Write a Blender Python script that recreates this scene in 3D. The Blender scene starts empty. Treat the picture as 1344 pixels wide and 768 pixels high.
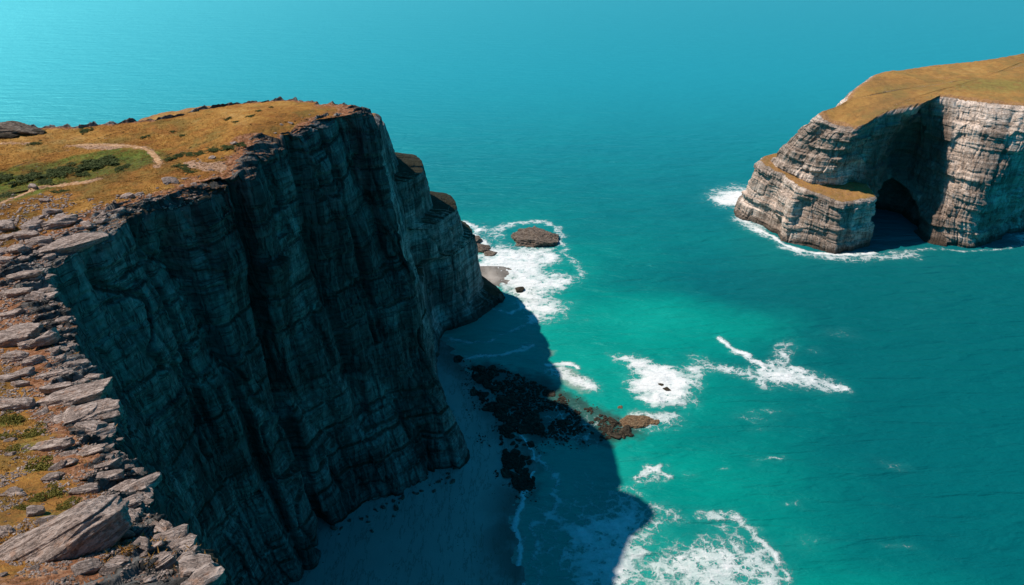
import bpy, math, random
import numpy as np
from mathutils import Vector, Matrix, Euler

rng = np.random.default_rng(7)
random.seed(7)
sc = bpy.context.scene
COL = sc.collection

# ------------------------------------------------------------------ camera
CAMH, PITCH, FPX = 150.0, math.radians(32.0), 896.0
cP, sP = math.cos(PITCH), math.sin(PITCH)
CAM = Vector((0, 0, CAMH))
cd = bpy.data.cameras.new('camera'); cam = bpy.data.objects.new('camera', cd); COL.objects.link(cam)
cam.location = CAM
cam.rotation_euler = (math.radians(90) - PITCH, 0, 0)
cd.sensor_width = 36; cd.lens = 36 * FPX / 1344
cd.clip_start = 0.5; cd.clip_end = 30000
sc.camera = cam

def ray(u, v):
    a = (u - 672) / FPX; b = (384 - v) / FPX
    return a, cP + b * sP, -sP + b * cP
def at(u, v, z=0.0):
    """the place in the world at height z that was measured at photo point (u, v)"""
    dx, dy, dz = ray(u, v); t = (z - CAMH) / dz
    return dx * t, dy * t
def at_y(u, v, y):
    dx, dy, dz = ray(u, v); t = y / dy
    return (dx * t, y, CAMH + dz * t)

# ------------------------------------------------------------------ world, sun
SUN = Vector((-0.675, 0.21, 1.0)).normalized()
elev = math.asin(SUN.z)
w = bpy.data.worlds.new('World'); sc.world = w; w.use_nodes = True
nt = w.node_tree; nt.nodes.clear()
sky = nt.nodes.new('ShaderNodeTexSky'); sky.sky_type = 'NISHITA'; sky.sun_disc = False
sky.sun_elevation = elev; sky.sun_rotation = math.atan2(SUN.x, SUN.y)
sky.air_density = 1.0; sky.dust_density = 0.6; sky.ozone_density = 2.0
tint = nt.nodes.new('ShaderNodeMix'); tint.data_type = 'RGBA'; tint.blend_type = 'MULTIPLY'; tint.inputs[0].default_value = 1
tint.inputs[7].default_value = (0.045, 0.80, 1.04, 1)
bg = nt.nodes.new('ShaderNodeBackground'); bg.inputs[1].default_value = 0.082
wo = nt.nodes.new('ShaderNodeOutputWorld')
nt.links.new(sky.outputs[0], tint.inputs[6]); nt.links.new(tint.outputs[2], bg.inputs[0]); nt.links.new(bg.outputs[0], wo.inputs[0])
sl = bpy.data.lights.new('sun', 'SUN'); sl.energy = 5.0; sl.angle = math.radians(0.8); sl.color = (1.0, 0.86, 0.74)
so = bpy.data.objects.new('sun', sl); COL.objects.link(so); so.location = (-100, 50, 300)
so.rotation_euler = SUN.to_track_quat('Z', 'Y').to_euler()
sc.view_settings.view_transform = 'Standard'; sc.view_settings.look = 'None'
sc.view_settings.exposure = 0; sc.view_settings.gamma = 1
sc.render.engine = 'CYCLES'
sc.cycles.use_denoising = True
sc.cycles.max_bounces = 5; sc.cycles.diffuse_bounces = 3; sc.cycles.glossy_bounces = 2
sc.cycles.caustics_reflective = False; sc.cycles.caustics_refractive = False

# ------------------------------------------------------------------ numpy noise
_perm = rng.permutation(4096).astype(np.int64)
_val = rng.random(4096) * 2 - 1
def _h(i, j, k, seed):
    return _val[(_perm[(_perm[(_perm[(i + seed * 57) & 4095] + j) & 4095] + k) & 4095])]
def noise(x, y, z=0.0, seed=0):
    x, y, z = np.broadcast_arrays(np.asarray(x, float), np.asarray(y, float), np.asarray(z, float))
    xi, yi, zi = np.floor(x), np.floor(y), np.floor(z)
    fx, fy, fz = x - xi, y - yi, z - zi
    fx = fx*fx*fx*(fx*(fx*6-15)+10); fy = fy*fy*fy*(fy*(fy*6-15)+10); fz = fz*fz*fz*(fz*(fz*6-15)+10)
    xi, yi, zi = xi.astype(np.int64), yi.astype(np.int64), zi.astype(np.int64)
    def L(dz):
        a = _h(xi, yi, zi+dz, seed); b = _h(xi+1, yi, zi+dz, seed)
        c = _h(xi, yi+1, zi+dz, seed); d = _h(xi+1, yi+1, zi+dz, seed)
        ab = a + (b-a)*fx; cd_ = c + (d-c)*fx
        return ab + (cd_-ab)*fy
    l0 = L(0)
    return l0 + (L(1)-l0)*fz
def fbm(x, y, z=0.0, oct=4, seed=0, gain=0.5):
    s = 0; a = 1; t = 0
    for o in range(oct):
        s = s + a*noise(x*2**o, y*2**o, z*2**o, seed+o); t += a; a *= gain
    return s/t
def sm(e0, e1, x):
    t = np.clip((x-e0)/(e1-e0), 0, 1); return t*t*(3-2*t)
def cellhash(i, j=0, seed=0):
    i = np.asarray(i).astype(np.int64); j = np.asarray(j).astype(np.int64)
    return _h(i, j, np.zeros_like(i), seed)
def layered(q, seed=0, lat=0, sharp=0.18):
    """random offset per bed of the coordinate q, steep steps between beds"""
    i = np.floor(q); f = q - i
    a = cellhash(i, lat, seed); b = cellhash(i+1, lat, seed)
    return a + (b-a)*sm(1-sharp, 1, f)

# ------------------------------------------------------------------ mesh helpers
def grid_faces(nr, nc, closed):
    r = np.arange(nr-1)[:, None]; c = np.arange(nc if closed else nc-1)[None, :]
    c2 = (c+1) % nc
    f = np.stack([r*nc+c, r*nc+c2, (r+1)*nc+c2, (r+1)*nc+c], -1)
    return f.reshape(-1, 4)
def mesh_np(name, V, F, attrs=None, smooth=True):
    me = bpy.data.meshes.new(name)
    V = np.ascontiguousarray(V, dtype=np.float32); F = np.ascontiguousarray(F, dtype=np.int32)
    me.vertices.add(len(V)); me.vertices.foreach_set('co', V.ravel())
    k = F.shape[1]
    me.loops.add(F.size); me.loops.foreach_set('vertex_index', F.ravel())
    me.polygons.add(len(F)); me.polygons.foreach_set('loop_start', np.arange(0, F.size, k, dtype=np.int32))
    me.polygons.foreach_set('use_smooth', np.full(len(F), smooth))
    for n, a in (attrs or {}).items():
        at_ = me.attributes.new(n, 'FLOAT', 'POINT'); at_.data.foreach_set('value', np.ascontiguousarray(a, dtype=np.float32).ravel())
    me.update(calc_edges=True)
    return me
def link(name, me, mat, parent=None):
    o = bpy.data.objects.new(name, me); COL.objects.link(o)
    if mat and not me.materials: me.materials.append(mat)
    if parent: o.parent = parent
    return o
def tag(o, label=None, cat=None, group=None, kind=None):
    if label: o['label'] = label
    if cat: o['category'] = cat
    if group: o['group'] = group
    if kind: o['kind'] = kind
    return o

# ------------------------------------------------------------------ node helpers
class NB:
    def __init__(s, name):
        s.m = bpy.data.materials.new(name); s.m.use_nodes = True; s.t = s.m.node_tree; s.t.nodes.clear()
        s.out = s.t.nodes.new('ShaderNodeOutputMaterial'); s.p = s.t.nodes.new('ShaderNodeBsdfPrincipled')
        s.t.links.new(s.p.outputs[0], s.out.inputs[0])
        tc = s.t.nodes.new('ShaderNodeTexCoord'); s.obj = tc.outputs['Object']
        g = s.t.nodes.new('ShaderNodeNewGeometry'); s.pos = g.outputs['Position']; s.nor = g.outputs['Normal']; s.tn = g.outputs['True Normal']
    def _in(s, n, i, v):
        if v is None: return
        if isinstance(v, bpy.types.NodeSocket): s.t.links.new(v, n.inputs[i])
        else:
            if isinstance(v, tuple) and len(v) == 3 and n.inputs[i].type == 'RGBA': v = v + (1,)
            n.inputs[i].default_value = v
    def map(s, v, scale, loc=(0,0,0), rot=(0,0,0)):
        n = s.t.nodes.new('ShaderNodeMapping'); s._in(n, 0, v); n.inputs[1].default_value = loc
        n.inputs[2].default_value = rot; n.inputs[3].default_value = scale; return n.outputs[0]
    def noise(s, v, scale, detail=4, rough=0.55, dist=0.0, color=False):
        n = s.t.nodes.new('ShaderNodeTexNoise'); s._in(n, 'Vector', v); n.inputs['Scale'].default_value = scale
        n.inputs['Detail'].default_value = detail; n.inputs['Roughness'].default_value = rough; n.inputs['Distortion'].default_value = dist
        return n.outputs[1 if color else 0]
    def vor(s, v, scale, feature='F1', out=0, rand=1.0):
        n = s.t.nodes.new('ShaderNodeTexVoronoi'); n.feature = feature; s._in(n, 'Vector', v)
        n.inputs['Scale'].default_value = scale; n.inputs['Randomness'].default_value = rand; return n.outputs[out]
    def math(s, op, a, b=0.0, c=None, clamp=False):
        n = s.t.nodes.new('ShaderNodeMath'); n.operation = op; n.use_clamp = clamp
        s._in(n, 0, a); s._in(n, 1, b)
        if c is not None: s._in(n, 2, c)
        return n.outputs[0]
    def vadd(s, a, b, k=1.0):
        m = s.t.nodes.new('ShaderNodeVectorMath'); m.operation = 'MULTIPLY_ADD'
        s._in(m, 0, b); m.inputs[1].default_value = (k,k,k) if not isinstance(k, tuple) else k; s._in(m, 2, a); return m.outputs[0]
    def sub5(s, c):
        m = s.t.nodes.new('ShaderNodeVectorMath'); m.operation = 'SUBTRACT'; s._in(m, 0, c); m.inputs[1].default_value = (.5,.5,.5); return m.outputs[0]
    def step(s, v, e0, e1):
        n = s.t.nodes.new('ShaderNodeMapRange'); n.interpolation_type = 'SMOOTHSTEP'
        s._in(n, 0, v); s._in(n, 1, e0); s._in(n, 2, e1); n.inputs[3].default_value = 0; n.inputs[4].default_value = 1; return n.outputs[0]
    def mix(s, f, a, b, mode='MIX'):
        n = s.t.nodes.new('ShaderNodeMix'); n.data_type = 'RGBA'; n.blend_type = mode
        s._in(n, 0, f); s._in(n, 6, a); s._in(n, 7, b); return n.outputs[2]
    def ramp(s, f, stops):
        n = s.t.nodes.new('ShaderNodeValToRGB'); s._in(n, 0, f); e = n.color_ramp.elements
        while len(e) < len(stops): e.new(0.5)
        for i, (p, c) in enumerate(stops): e[i].position = p; e[i].color = tuple(c) + (1,)
        return n.outputs[0]
    def attr(s, name):
        n = s.t.nodes.new('ShaderNodeAttribute'); n.attribute_name = name; return n.outputs['Fac']
    def sep(s, v):
        n = s.t.nodes.new('ShaderNodeSeparateXYZ'); s._in(n, 0, v); return n.outputs
    def bump(s, h, dist, strength=1.0, nrm=None):
        n = s.t.nodes.new('ShaderNodeBump'); s._in(n, 'Height', h); n.inputs['Distance'].default_value = dist
        n.inputs['Strength'].default_value = strength
        if nrm is not None: s._in(n, 'Normal', nrm)
        return n.outputs[0]
    def done(s, color, rough=0.9, normal=None, spec=0.2):
        s._in(s.p, 'Base Color', color); s._in(s.p, 'Roughness', rough); s._in(s.p, 'Specular IOR Level', spec)
        if normal is not None: s._in(s.p, 'Normal', normal)
        return s.m

def rock_nodes(b, P, tones, fine=1.0, bedw=.5):
    """bedded rock: returns colour and height sockets"""
    d, mid, l = tones
    wob = b.vadd(P, b.sub5(b.noise(P, 0.07, 3, color=True)), 2.5)
    beds = b.noise(b.map(wob, (0.02, 0.02, 0.55)), 1.0, 6, 0.65)
    thin = b.noise(b.map(wob, (0.06, 0.06, 2.6)), 1.0, 4, 0.6)
    stain = b.noise(b.map(P, (0.5, 0.5, 0.045)), 1.0, 5, 0.65)
    mott = b.noise(P, 0.9*fine, 7, 0.7)
    crack = b.vor(b.map(b.vadd(P, b.sub5(b.noise(P, 0.4, 4, color=True)), 1.6), (0.32, 0.32, 0.12)), 1.0, 'DISTANCE_TO_EDGE')
    ck = b.step(crack, 0.0, 0.035)
    v = b.math('ADD', b.math('MULTIPLY', beds, bedw), b.math('MULTIPLY', mott, 0.60-bedw))
    v = b.math('ADD', v, b.math('MULTIPLY', stain, 0.40))
    c = b.ramp(v, [(0.37, d), (0.48, mid), (0.61, l)])
    pan = b.step(b.noise(b.map(wob, (0.055, 0.055, 0.04)), 1.0, 2, 0.45), 0.44, 0.54)
    c = b.mix(b.math('MULTIPLY', pan, 0.62), c, tuple(x*0.55 for x in d))  # lit and shaded facets of the face, painted into its colour
    c = b.mix(b.math('MULTIPLY', b.step(thin, 0.56, 0.66), bedw*.8), c, tuple(x*0.45 for x in d))
    c = b.mix(b.math('MULTIPLY', b.math('SUBTRACT', 1.0, ck), 0.12), c, tuple(x*0.35 for x in d))
    h = b.math('ADD', b.math('MULTIPLY', thin, bedw), b.math('MULTIPLY', mott, 0.5))
    PW = b.vadd(P, b.sub5(b.noise(P, 0.35, 4, color=True)), 1.2)
    vn = b.noise(b.map(PW, (0.42, 0.42, 0.03)), 1.0, 3, 0.6); hn = b.noise(b.map(PW, (0.04, 0.04, 0.55)), 1.0, 3, 0.6)
    cv = b.step(b.math('ABSOLUTE', b.math('SUBTRACT', vn, 0.5)), 0.002, 0.016)
    ch = b.step(b.math('ABSOLUTE', b.math('SUBTRACT', hn, 0.52)), 0.002, 0.020)
    crk = b.math('MULTIPLY', cv, ch)
    c = b.mix(b.math('MULTIPLY', b.math('SUBTRACT', 1.0, crk), 0.5), c, tuple(x*0.25 for x in d))
    edge = b.step(vn, 0.505, 0.56); edge = b.math('MULTIPLY', edge, b.math('SUBTRACT', 1.0, b.step(vn, 0.56, 0.62)))
    c = b.mix(b.math('MULTIPLY', edge, 0.22), c, l)  # lit edges of the fluting, painted as a lighter tone
    h = b.math('ADD', h, b.math('MULTIPLY', ck, 0.06))
    h = b.math('ADD', h, b.math('MULTIPLY', crk, 0.5))
    h = b.math('ADD', h, b.math('MULTIPLY', b.noise(b.map(P, (0.5, 0.5, 0.05)), 1.0, 4, 0.6), 0.5))
    h = b.math('ADD', h, b.math('MULTIPLY', b.noise(P, 4.5*fine, 5, 0.7), 0.18))
    return c, h

def terrain_mat(name, tones, green_amt=1.0, seed=0.0, ledge=.75, bedw=.34):
    b = NB(name); P = b.map(b.pos, (1,1,1), loc=(seed, seed*2, 0))
    rc, rh = rock_nodes(b, P, tones, 1.0, bedw)
    # turf
    n1 = b.noise(P, 0.045, 5, 0.6); n2 = b.noise(P, 0.35, 6, 0.7); n3 = b.noise(P, 2.2, 5, 0.75)
    gv = b.math('ADD', b.math('MULTIPLY', n1, 0.45), b.math('ADD', b.math('MULTIPLY', n2, 0.3), b.math('MULTIPLY', n3, 0.25)))
    g = b.ramp(gv, [(0.34, (0.07, 0.055, 0.015)), (0.43, (0.17, 0.085, 0.024)), (0.50, (0.34, 0.155, 0.034)), (0.56, (0.43, 0.225, 0.052)), (0.66, (0.52, 0.33, 0.12))])
    gr = b.ramp(b.math('ADD', b.math('MULTIPLY', n2, 0.5), b.math('MULTIPLY', n3, 0.5)), [(0.38, (0.03, 0.05, 0.012)), (0.50, (0.11, 0.15, 0.022)), (0.62, (0.23, 0.25, 0.05))])
    ga = b.math('ADD', b.attr('green'), b.math('MULTIPLY', b.math('SUBTRACT', n2, 0.5), 0.9))
    ga2 = b.math('MULTIPLY', b.step(ga, 0.25, 0.75), green_amt)
    g = b.mix(ga2, g, gr)
    olive = b.step(b.noise(P, 0.11, 6, 0.7), 0.47, 0.62)
    g = b.mix(b.math('MULTIPLY', olive, 0.6), g, b.mix(n3, (0.05, 0.055, 0.015), (0.22, 0.19, 0.05)))
    rust = b.step(b.noise(b.map(P, (1,1,1), loc=(31,7,0)), 0.16, 6, 0.7), 0.50, 0.62)
    g = b.mix(b.math('MULTIPLY', rust, 0.42), g, (0.30, 0.11, 0.03))
    dk = b.step(b.noise(P, 0.9, 5, 0.7), 0.58, 0.68)
    g = b.mix(b.math('MULTIPLY', dk, 0.55), g, (0.045, 0.035, 0.012))
    # bare soil
    s = b.ramp(b.noise(P, 1.6, 6, 0.75), [(0.35, (0.11, 0.045, 0.020)), (0.5, (0.31, 0.135, 0.065)), (0.65, (0.48, 0.29, 0.18))])
    soil = b.math('ADD', b.attr('soil'), b.math('MULTIPLY', b.math('SUBTRACT', b.noise(P, 0.5, 6, 0.7), 0.5), 1.6))
    g = b.mix(b.step(soil, 0.35, 0.65), g, s)
    pale = b.math('ADD', b.attr('pale'), b.math('MULTIPLY', b.math('SUBTRACT', b.noise(P, 0.9, 5, 0.7), 0.5), 1.2))
    g = b.mix(b.step(pale, 0.4, 0.65), g, b.mix(n3, (0.30, 0.17, 0.10), (0.62, 0.42, 0.30)))
    if seed: g = b.mix(.35, g, b.mix(n2, (0.36, 0.20, 0.07), (0.50, 0.36, 0.15)))
    nz = b.sep(b.tn)[2]
    rk = b.math('ADD', b.attr('rock'), b.math('MULTIPLY', b.math('SUBTRACT', b.noise(P, 0.7, 6, 0.7), 0.5), 1.5))
    rk = b.math('ADD', rk, b.math('MULTIPLY', b.math('SUBTRACT', 0.86, nz), 2.5))
    rf = b.step(rk, 0.42, 0.62)
    ldg = b.math('MULTIPLY', b.step(b.sep(b.nor)[2], 0.35, 0.75), b.step(b.attr('rock'), 1.2, 1.5))
    rc = b.mix(b.math('MULTIPLY', ldg, ledge), rc, (0.035, 0.034, 0.018))
    col = b.mix(rf, g, rc)
    gh = b.math('ADD', b.math('MULTIPLY', n3, 0.6), b.math('MULTIPLY', b.noise(P, 7.0, 4, 0.7), 0.25))
    gh = b.math('ADD', gh, b.math('MULTIPLY', n2, 1.3))
    h = b.t.nodes.new('ShaderNodeMix'); h.data_type = 'FLOAT'
    b._in(h, 0, rf); b._in(h, 2, gh); b._in(h, 3, rh)
    rc_d = b.math('MULTIPLY', b.math('MULTIPLY', b.attr('alcove_shade'), b.step(b.noise(b.map(P, (.2, .2, .05)), 1.0, 4, .6), .15, .4)), .78)
    col = b.mix(rc_d, col, tuple(k*.5 for k in tones[0]))  # shade of the alcove painted into the rock colour
    # dark tide zone at the foot
    z = b.sep(b.pos)[2]
    tide = b.math('SUBTRACT', 1.0, b.step(b.math('ADD', z, b.math('MULTIPLY', b.noise(P, 0.3, 4), -4.0)), -1.0, 1.6))
    col = b.mix(b.math('MULTIPLY', tide, 0.8), col, (0.03, 0.022, 0.014))
    return b.done(col, 0.92, b.bump(h.outputs[0], 0.55, 0.9), 0.15)

GREY = ((0.040, 0.040, 0.039), (0.14, 0.14, 0.135), (0.36, 0.355, 0.34))
WARM = ((0.27, 0.195, 0.15), (0.60, 0.47, 0.38), (0.90, 0.76, 0.66))
M_head = terrain_mat('cliff_and_turf', GREY, 1.0, 0.0, .75, .29)
M_head2 = terrain_mat('stepped_cliff_and_turf', tuple(tuple(k*1.5 for k in t) for t in GREY), 1.0, 11.0, .95, .40)  # rock tones lightened: haze put into the colour, sets it apart
M_isle = terrain_mat('pale_cliff_and_turf', WARM, 0.8, 37.0, .0, .36)

def stone_mat(name, tones, fine=2.0, bumpd=0.12):
    b = NB(name); P = b.vadd(b.obj, b.pos, 0.0)
    Q = b.vadd(b.obj, b.sub5(b.noise(b.obj, 0.8*fine, 3, color=True)), .25)
    grain = b.noise(b.map(Q, (0.35*fine, 2.4*fine, 3.2*fine), rot=(.5, 0, 0)), 1.0, 6, .68)
    mott = b.noise(b.obj, 1.4*fine, 7, .72)
    pit = b.noise(b.pos, 5.0, 5, .75)
    v = b.math('ADD', b.math('MULTIPLY', grain, .45), b.math('ADD', b.math('MULTIPLY', mott, .35), b.math('MULTIPLY', pit, .2)))
    c = b.ramp(v, [(.37, tones[0]), (.49, tones[1]), (.62, tones[2])])
    L = b.step(b.noise(b.pos, .9, 5, .7), .55, .68)
    c = b.mix(b.math('MULTIPLY', L, .55), c, tuple(a*k for a, k in zip(tones[1], (.95, .62, .42))))
    ln = b.step(b.math('ABSOLUTE', b.math('SUBTRACT', grain, .47)), .0, .018)
    c = b.mix(b.math('MULTIPLY', b.math('SUBTRACT', 1.0, ln), .55), c, tuple(x*.4 for x in tones[0]))
    h = b.math('ADD', b.math('MULTIPLY', grain, 1.2), b.math('ADD', b.math('MULTIPLY', mott, .5), b.math('MULTIPLY', pit, .45)))
    h = b.math('ADD', h, b.math('MULTIPLY', ln, .2))
    return b.done(c, .92, b.bump(h, bumpd*1.9, 1.0), .15)
M_stone = stone_mat('weathered_stone', ((0.14, 0.108, 0.092), (0.42, 0.33, 0.285), (0.66, 0.56, 0.50)))
M_reef = stone_mat('weedy_rock', ((0.010, 0.009, 0.007), (0.045, 0.037, 0.026), (0.13, 0.11, 0.08)))
M_tan = stone_mat('tan_rock', ((0.05, 0.035, 0.025), (0.20, 0.13, 0.075), (0.42, 0.32, 0.2)))
M_islet = stone_mat('islet_rock', ((0.06, 0.045, 0.035), (0.21, 0.165, 0.13), (0.40, 0.34, 0.28)), 1.2, 0.3)

# ------------------------------------------------------------------ blocks of land
def catmull(C, n, closed=True):
    """C: (K, L, 3) columns; n: samples per segment -> (sum n, L, 3), softened corners"""
    K = len(C); out = []; idx = []
    for k in range(K):
        p0, p1, p2, p3 = C[(k-1) % K], C[k], C[(k+1) % K], C[(k+2) % K]
        t = np.linspace(0, 1, n[k], endpoint=False)[:, None, None]
        lin = p1 + (p2-p1)*t
        cr = 0.5*((2*p1) + (-p0+p2)*t + (2*p0-5*p1+4*p2-p3)*t*t + (-p0+3*p1-3*p2+p3)*t**3)
        out.append(0.55*cr + 0.45*lin); idx.append(k + t[:, 0, 0])
    return np.concatenate(out), np.concatenate(idx)

def land(name, cols, seg, rows, center, H, radial, face_disp, relief, extra, mat):
    """cols: columns of points listed from the foot to the rim; closed loop. Returns object"""
    C = np.array(cols, float)                      # K, L, 3
    S, kidx = catmull(C, seg)                      # N, L, 3
    N = len(S)
    lev = []
    for l in range(S.shape[1]-1):
        t = np.linspace(0, 1, rows[l], endpoint=False)
        lev.append(S[:, l][None] + (S[:, l+1]-S[:, l])[None]*t[:, None, None])
    lev.append(S[:, -1][None])
    P = np.concatenate(lev)                        # R, N, 3
    R = P.shape[0]
    # arc length along the middle
    mid = S[:, S.shape[1]//2, :2]
    arc = np.concatenate([[0], np.cumsum(np.linalg.norm(np.diff(mid, axis=0), axis=1))])
    # outward horizontal normals, smoothed
    T = np.roll(P, -6, 1) - np.roll(P, 6, 1)
    nx, ny = T[..., 1], -T[..., 0]
    area = 0.5*np.sum(mid[:, 0]*np.roll(mid[:, 1], -1) - np.roll(mid[:, 0], -1)*mid[:, 1])
    sg = 1 if area > 0 else -1
    ln = np.hypot(nx, ny)+1e-6
    nx, ny = sg*nx/ln, sg*ny/ln
    tt = np.linspace(0, 1, R)[:, None]*np.ones((1, N))
    A = arc[None, :]*np.ones((R, 1)); KI = kidx[None, :]*np.ones((R, 1))
    d = face_disp(P, A, tt, KI)
    P[..., 0] += nx*d; P[..., 1] += ny*d
    rim = P[-1].copy()
    rz = H(rim[:, 0], rim[:, 1])
    # shear the heights near the top so the face meets the surface
    dz = rz - P[-1, :, 2]
    P[..., 2] += dz[None]*tt**2
    cx, cy = center
    D = np.hypot(rim[:, 0]-cx, rim[:, 1]-cy)
    rad = np.array(radial)                          # distances inwards, metres, then fractions
    nr = len(rad)
    W = np.minimum(rad[:, None]/D[None], 1.0)
    last = rad[-1]
    fr = np.array([0.25, 0.45, 0.6, 0.72, 0.82, 0.9, 0.96, 1.0])
    W2 = W[-1][None] + (1-W[-1][None])*fr[:, None]
    W = np.concatenate([W, W2])
    X = rim[None, :, 0] + (cx-rim[None, :, 0])*W; Y = rim[None, :, 1] + (cy-rim[None, :, 1])*W
    dist = W*D[None]
    Z, rock, soil = relief(X, Y, dist, H)
    Z0 = relief(rim[:, 0], rim[:, 1], np.zeros(N), H)[0]
    P[..., 2] += (Z0 - rz)[None]*tt**6
    V = np.concatenate([P.reshape(-1, 3), np.stack([X, Y, Z], -1).reshape(-1, 3)])
    rock = np.concatenate([np.full(R*N, 1.6), rock.ravel()])
    soil = np.concatenate([np.zeros(R*N), soil.ravel()])
    ex = extra(V)
    if 'rock' in ex: rock = np.maximum(rock, ex.pop('rock'))
    if 'turf' in ex: rock = rock - 3.0*ex.pop('turf')
    F = grid_faces(R+len(W), N, True)
    if sg < 0: F = F[:, ::-1]
    me = mesh_np(name, V, F, dict(rock=rock, soil=soil, **ex))
    o = link(name, me, mat)
    return o

def blocky(P, A, seed, s=1.0, beds=0.30):
    """beds, joints and fractures as an outward offset"""
    x, y, z = P[..., 0], P[..., 1], P[..., 2]
    zz = z + 0.05*A + 1.8*s*fbm(x/(18*s), y/(18*s), z/(26*s), 3, seed)
    aa = A + 2.2*s*fbm(x/(9*s), y/(9*s), z/(16*s), 3, seed+9) + 0.10*z
    thick = zz/(5.2*s)
    c1 = np.floor(aa/(6.5*s) + 0.5*cellhash(np.floor(thick), 0, seed+3))
    big = zz/(17*s) + 0.25*noise(aa/20, 0.5, 0, seed+8)
    c0 = np.floor(aa/(12*s) + 0.6*cellhash(np.floor(big), 0, seed+13))
    # buttresses with plane sides and deep clefts between
    q = aa/(17*s) + 0.35*noise(A/30, z/50, 0.2, seed+15); qi = np.floor(q); f = q-qi
    pk = 0.5+0.3*cellhash(qi, 0, seed+16); am = 0.55+0.45*cellhash(qi, 1, seed+17)
    tri = np.where(f < pk, f/pk, (1-f)/(1-pk))
    d = (1.25-beds*.6)*3.1*s*am*(tri-.5)
    d += (.55+beds*.4)*s*layered(big, seed+14, c0, 0.30)
    d += (.05+beds*.6)*s*layered(thick, seed+1, c1*0)
    d += (.10+beds*.7)*s*layered(thick, seed+2, c1)
    tq = zz/(1.5*s) + 1.3*noise(zz/(6*s), 0.3, 0, seed+18)
    d += beds*0.36*s*layered(tq, seed+4, np.floor(aa/(7*s)))
    d += beds*0.10*s*layered(zz/(0.52*s), seed+5)
    d += (.38+beds*.27)*s*layered(aa/(5.5*s), seed+6, np.floor(zz/(34*s)), 0.10)
    d += 0.16*s*layered(aa/(1.7*s), seed+7, np.floor(zz/(16*s)), 0.2)
    # joints
    for per, dep, wd, sd in ((11*s, 1.1*s, .05, 11), (4.3*s, .45*s, .08, 12)):
        q = aa/per + 0.3*noise(x/7, y/7, z/9, sd); f = np.abs(q-np.round(q))
        on = sm(-0.2, 0.3, cellhash(np.round(q), np.floor(zz/(17*s)), seed+sd))
        d -= dep*on*np.exp(-(f/wd)**2)
    d += 0.17*s*fbm(x/(2.6*s), y/(2.6*s), z/(3.4*s), 4, seed+20, 0.6)
    r = 1-np.abs(fbm(x/(5*s), y/(5*s), z/(9*s), 4, seed+30))*2
    d += 0.16*s*r
    qb = zz/(7.5*s) + 1.1*noise(zz/(30*s), 0.7, 0, seed+19); d -= (1-beds*.5)*0.75*s*np.exp(-((qb-np.round(qb))/0.045)**2)*(.4+.6*sm(-.3, .4, noise(A/25, np.round(qb), 0, seed+21)))
    return d

def interp_px(poly, u):  # helper for label free lists
    xs, ys = zip(*poly); return np.interp(u, xs, ys)

def poly_sd(X, Y, poly):
    """signed distance to polygon in the world plane, >0 inside"""
    poly = np.array(poly); sh = X.shape; X = X.ravel(); Y = Y.ravel()
    d = np.full(X.shape, 1e9); ins = np.zeros(X.shape, bool)
    n = len(poly)
    for i in range(n):
        x0, y0 = poly[i]; x1, y1 = poly[(i+1) % n]
        dx, dy = x1-x0, y1-y0; L = dx*dx+dy*dy+1e-9
        t = np.clip(((X-x0)*dx+(Y-y0)*dy)/L, 0, 1)
        d = np.minimum(d, np.hypot(X-x0-t*dx, Y-y0-t*dy))
        c = ((y0 > Y) != (y1 > Y)) & (X < (x1-x0)*(Y-y0)/(y1-y0+1e-12)+x0)
        ins ^= c
    return np.where(ins, d, -d).reshape(sh)
def line_d(X, Y, pts):
    pts = np.array(pts); d = np.full(X.shape, 1e9)
    for (x0, y0), (x1, y1) in zip(pts[:-1], pts[1:]):
        dx, dy = x1-x0, y1-y0; L = dx*dx+dy*dy+1e-9
        t = np.clip(((X-x0)*dx+(Y-y0)*dy)/L, 0, 1)
        d = np.minimum(d, np.hypot(X-x0-t*dx, Y-y0-t*dy))
    return d

# ---- near headland
def H1(x, y):
    x = np.asarray(x, float); y = np.asarray(y, float)
    h = 104.4 + 0.0058*np.clip(75-y, 0, 90)**2
    h = h + 0.9*fbm(x/34, y/34, 0.3, 3, 40)*sm(30, 60, y)
    h = h + 1.8*np.exp(-(((x+52)/16)**2+((y-141)/9)**2)) + 2.2*np.exp(-(((x+52)/7)**2+((y-128)/9)**2))
    h = h - 1.6*np.exp(-(((x+92)/22)**2+((y-108)/7)**2))       # green hollow
    return h
def on_H(u, v, H=H1):
    z = 105.0
    for _ in range(25):
        x, y = at(u, v, z); z = 0.5*z + 0.5*float(H(x, y))
    return x, y, z
def colpx(u, v, base=None, off=None):
    x, y, z = on_H(u, v)
    if base is None: base = (x+off[0], y+off[1])
    return [(base[0], base[1], -3.0), (x, y, z)]
def colw(x, y, base):
    return [(base[0], base[1], -3.0), (x, y, float(H1(x, y)))]
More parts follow.
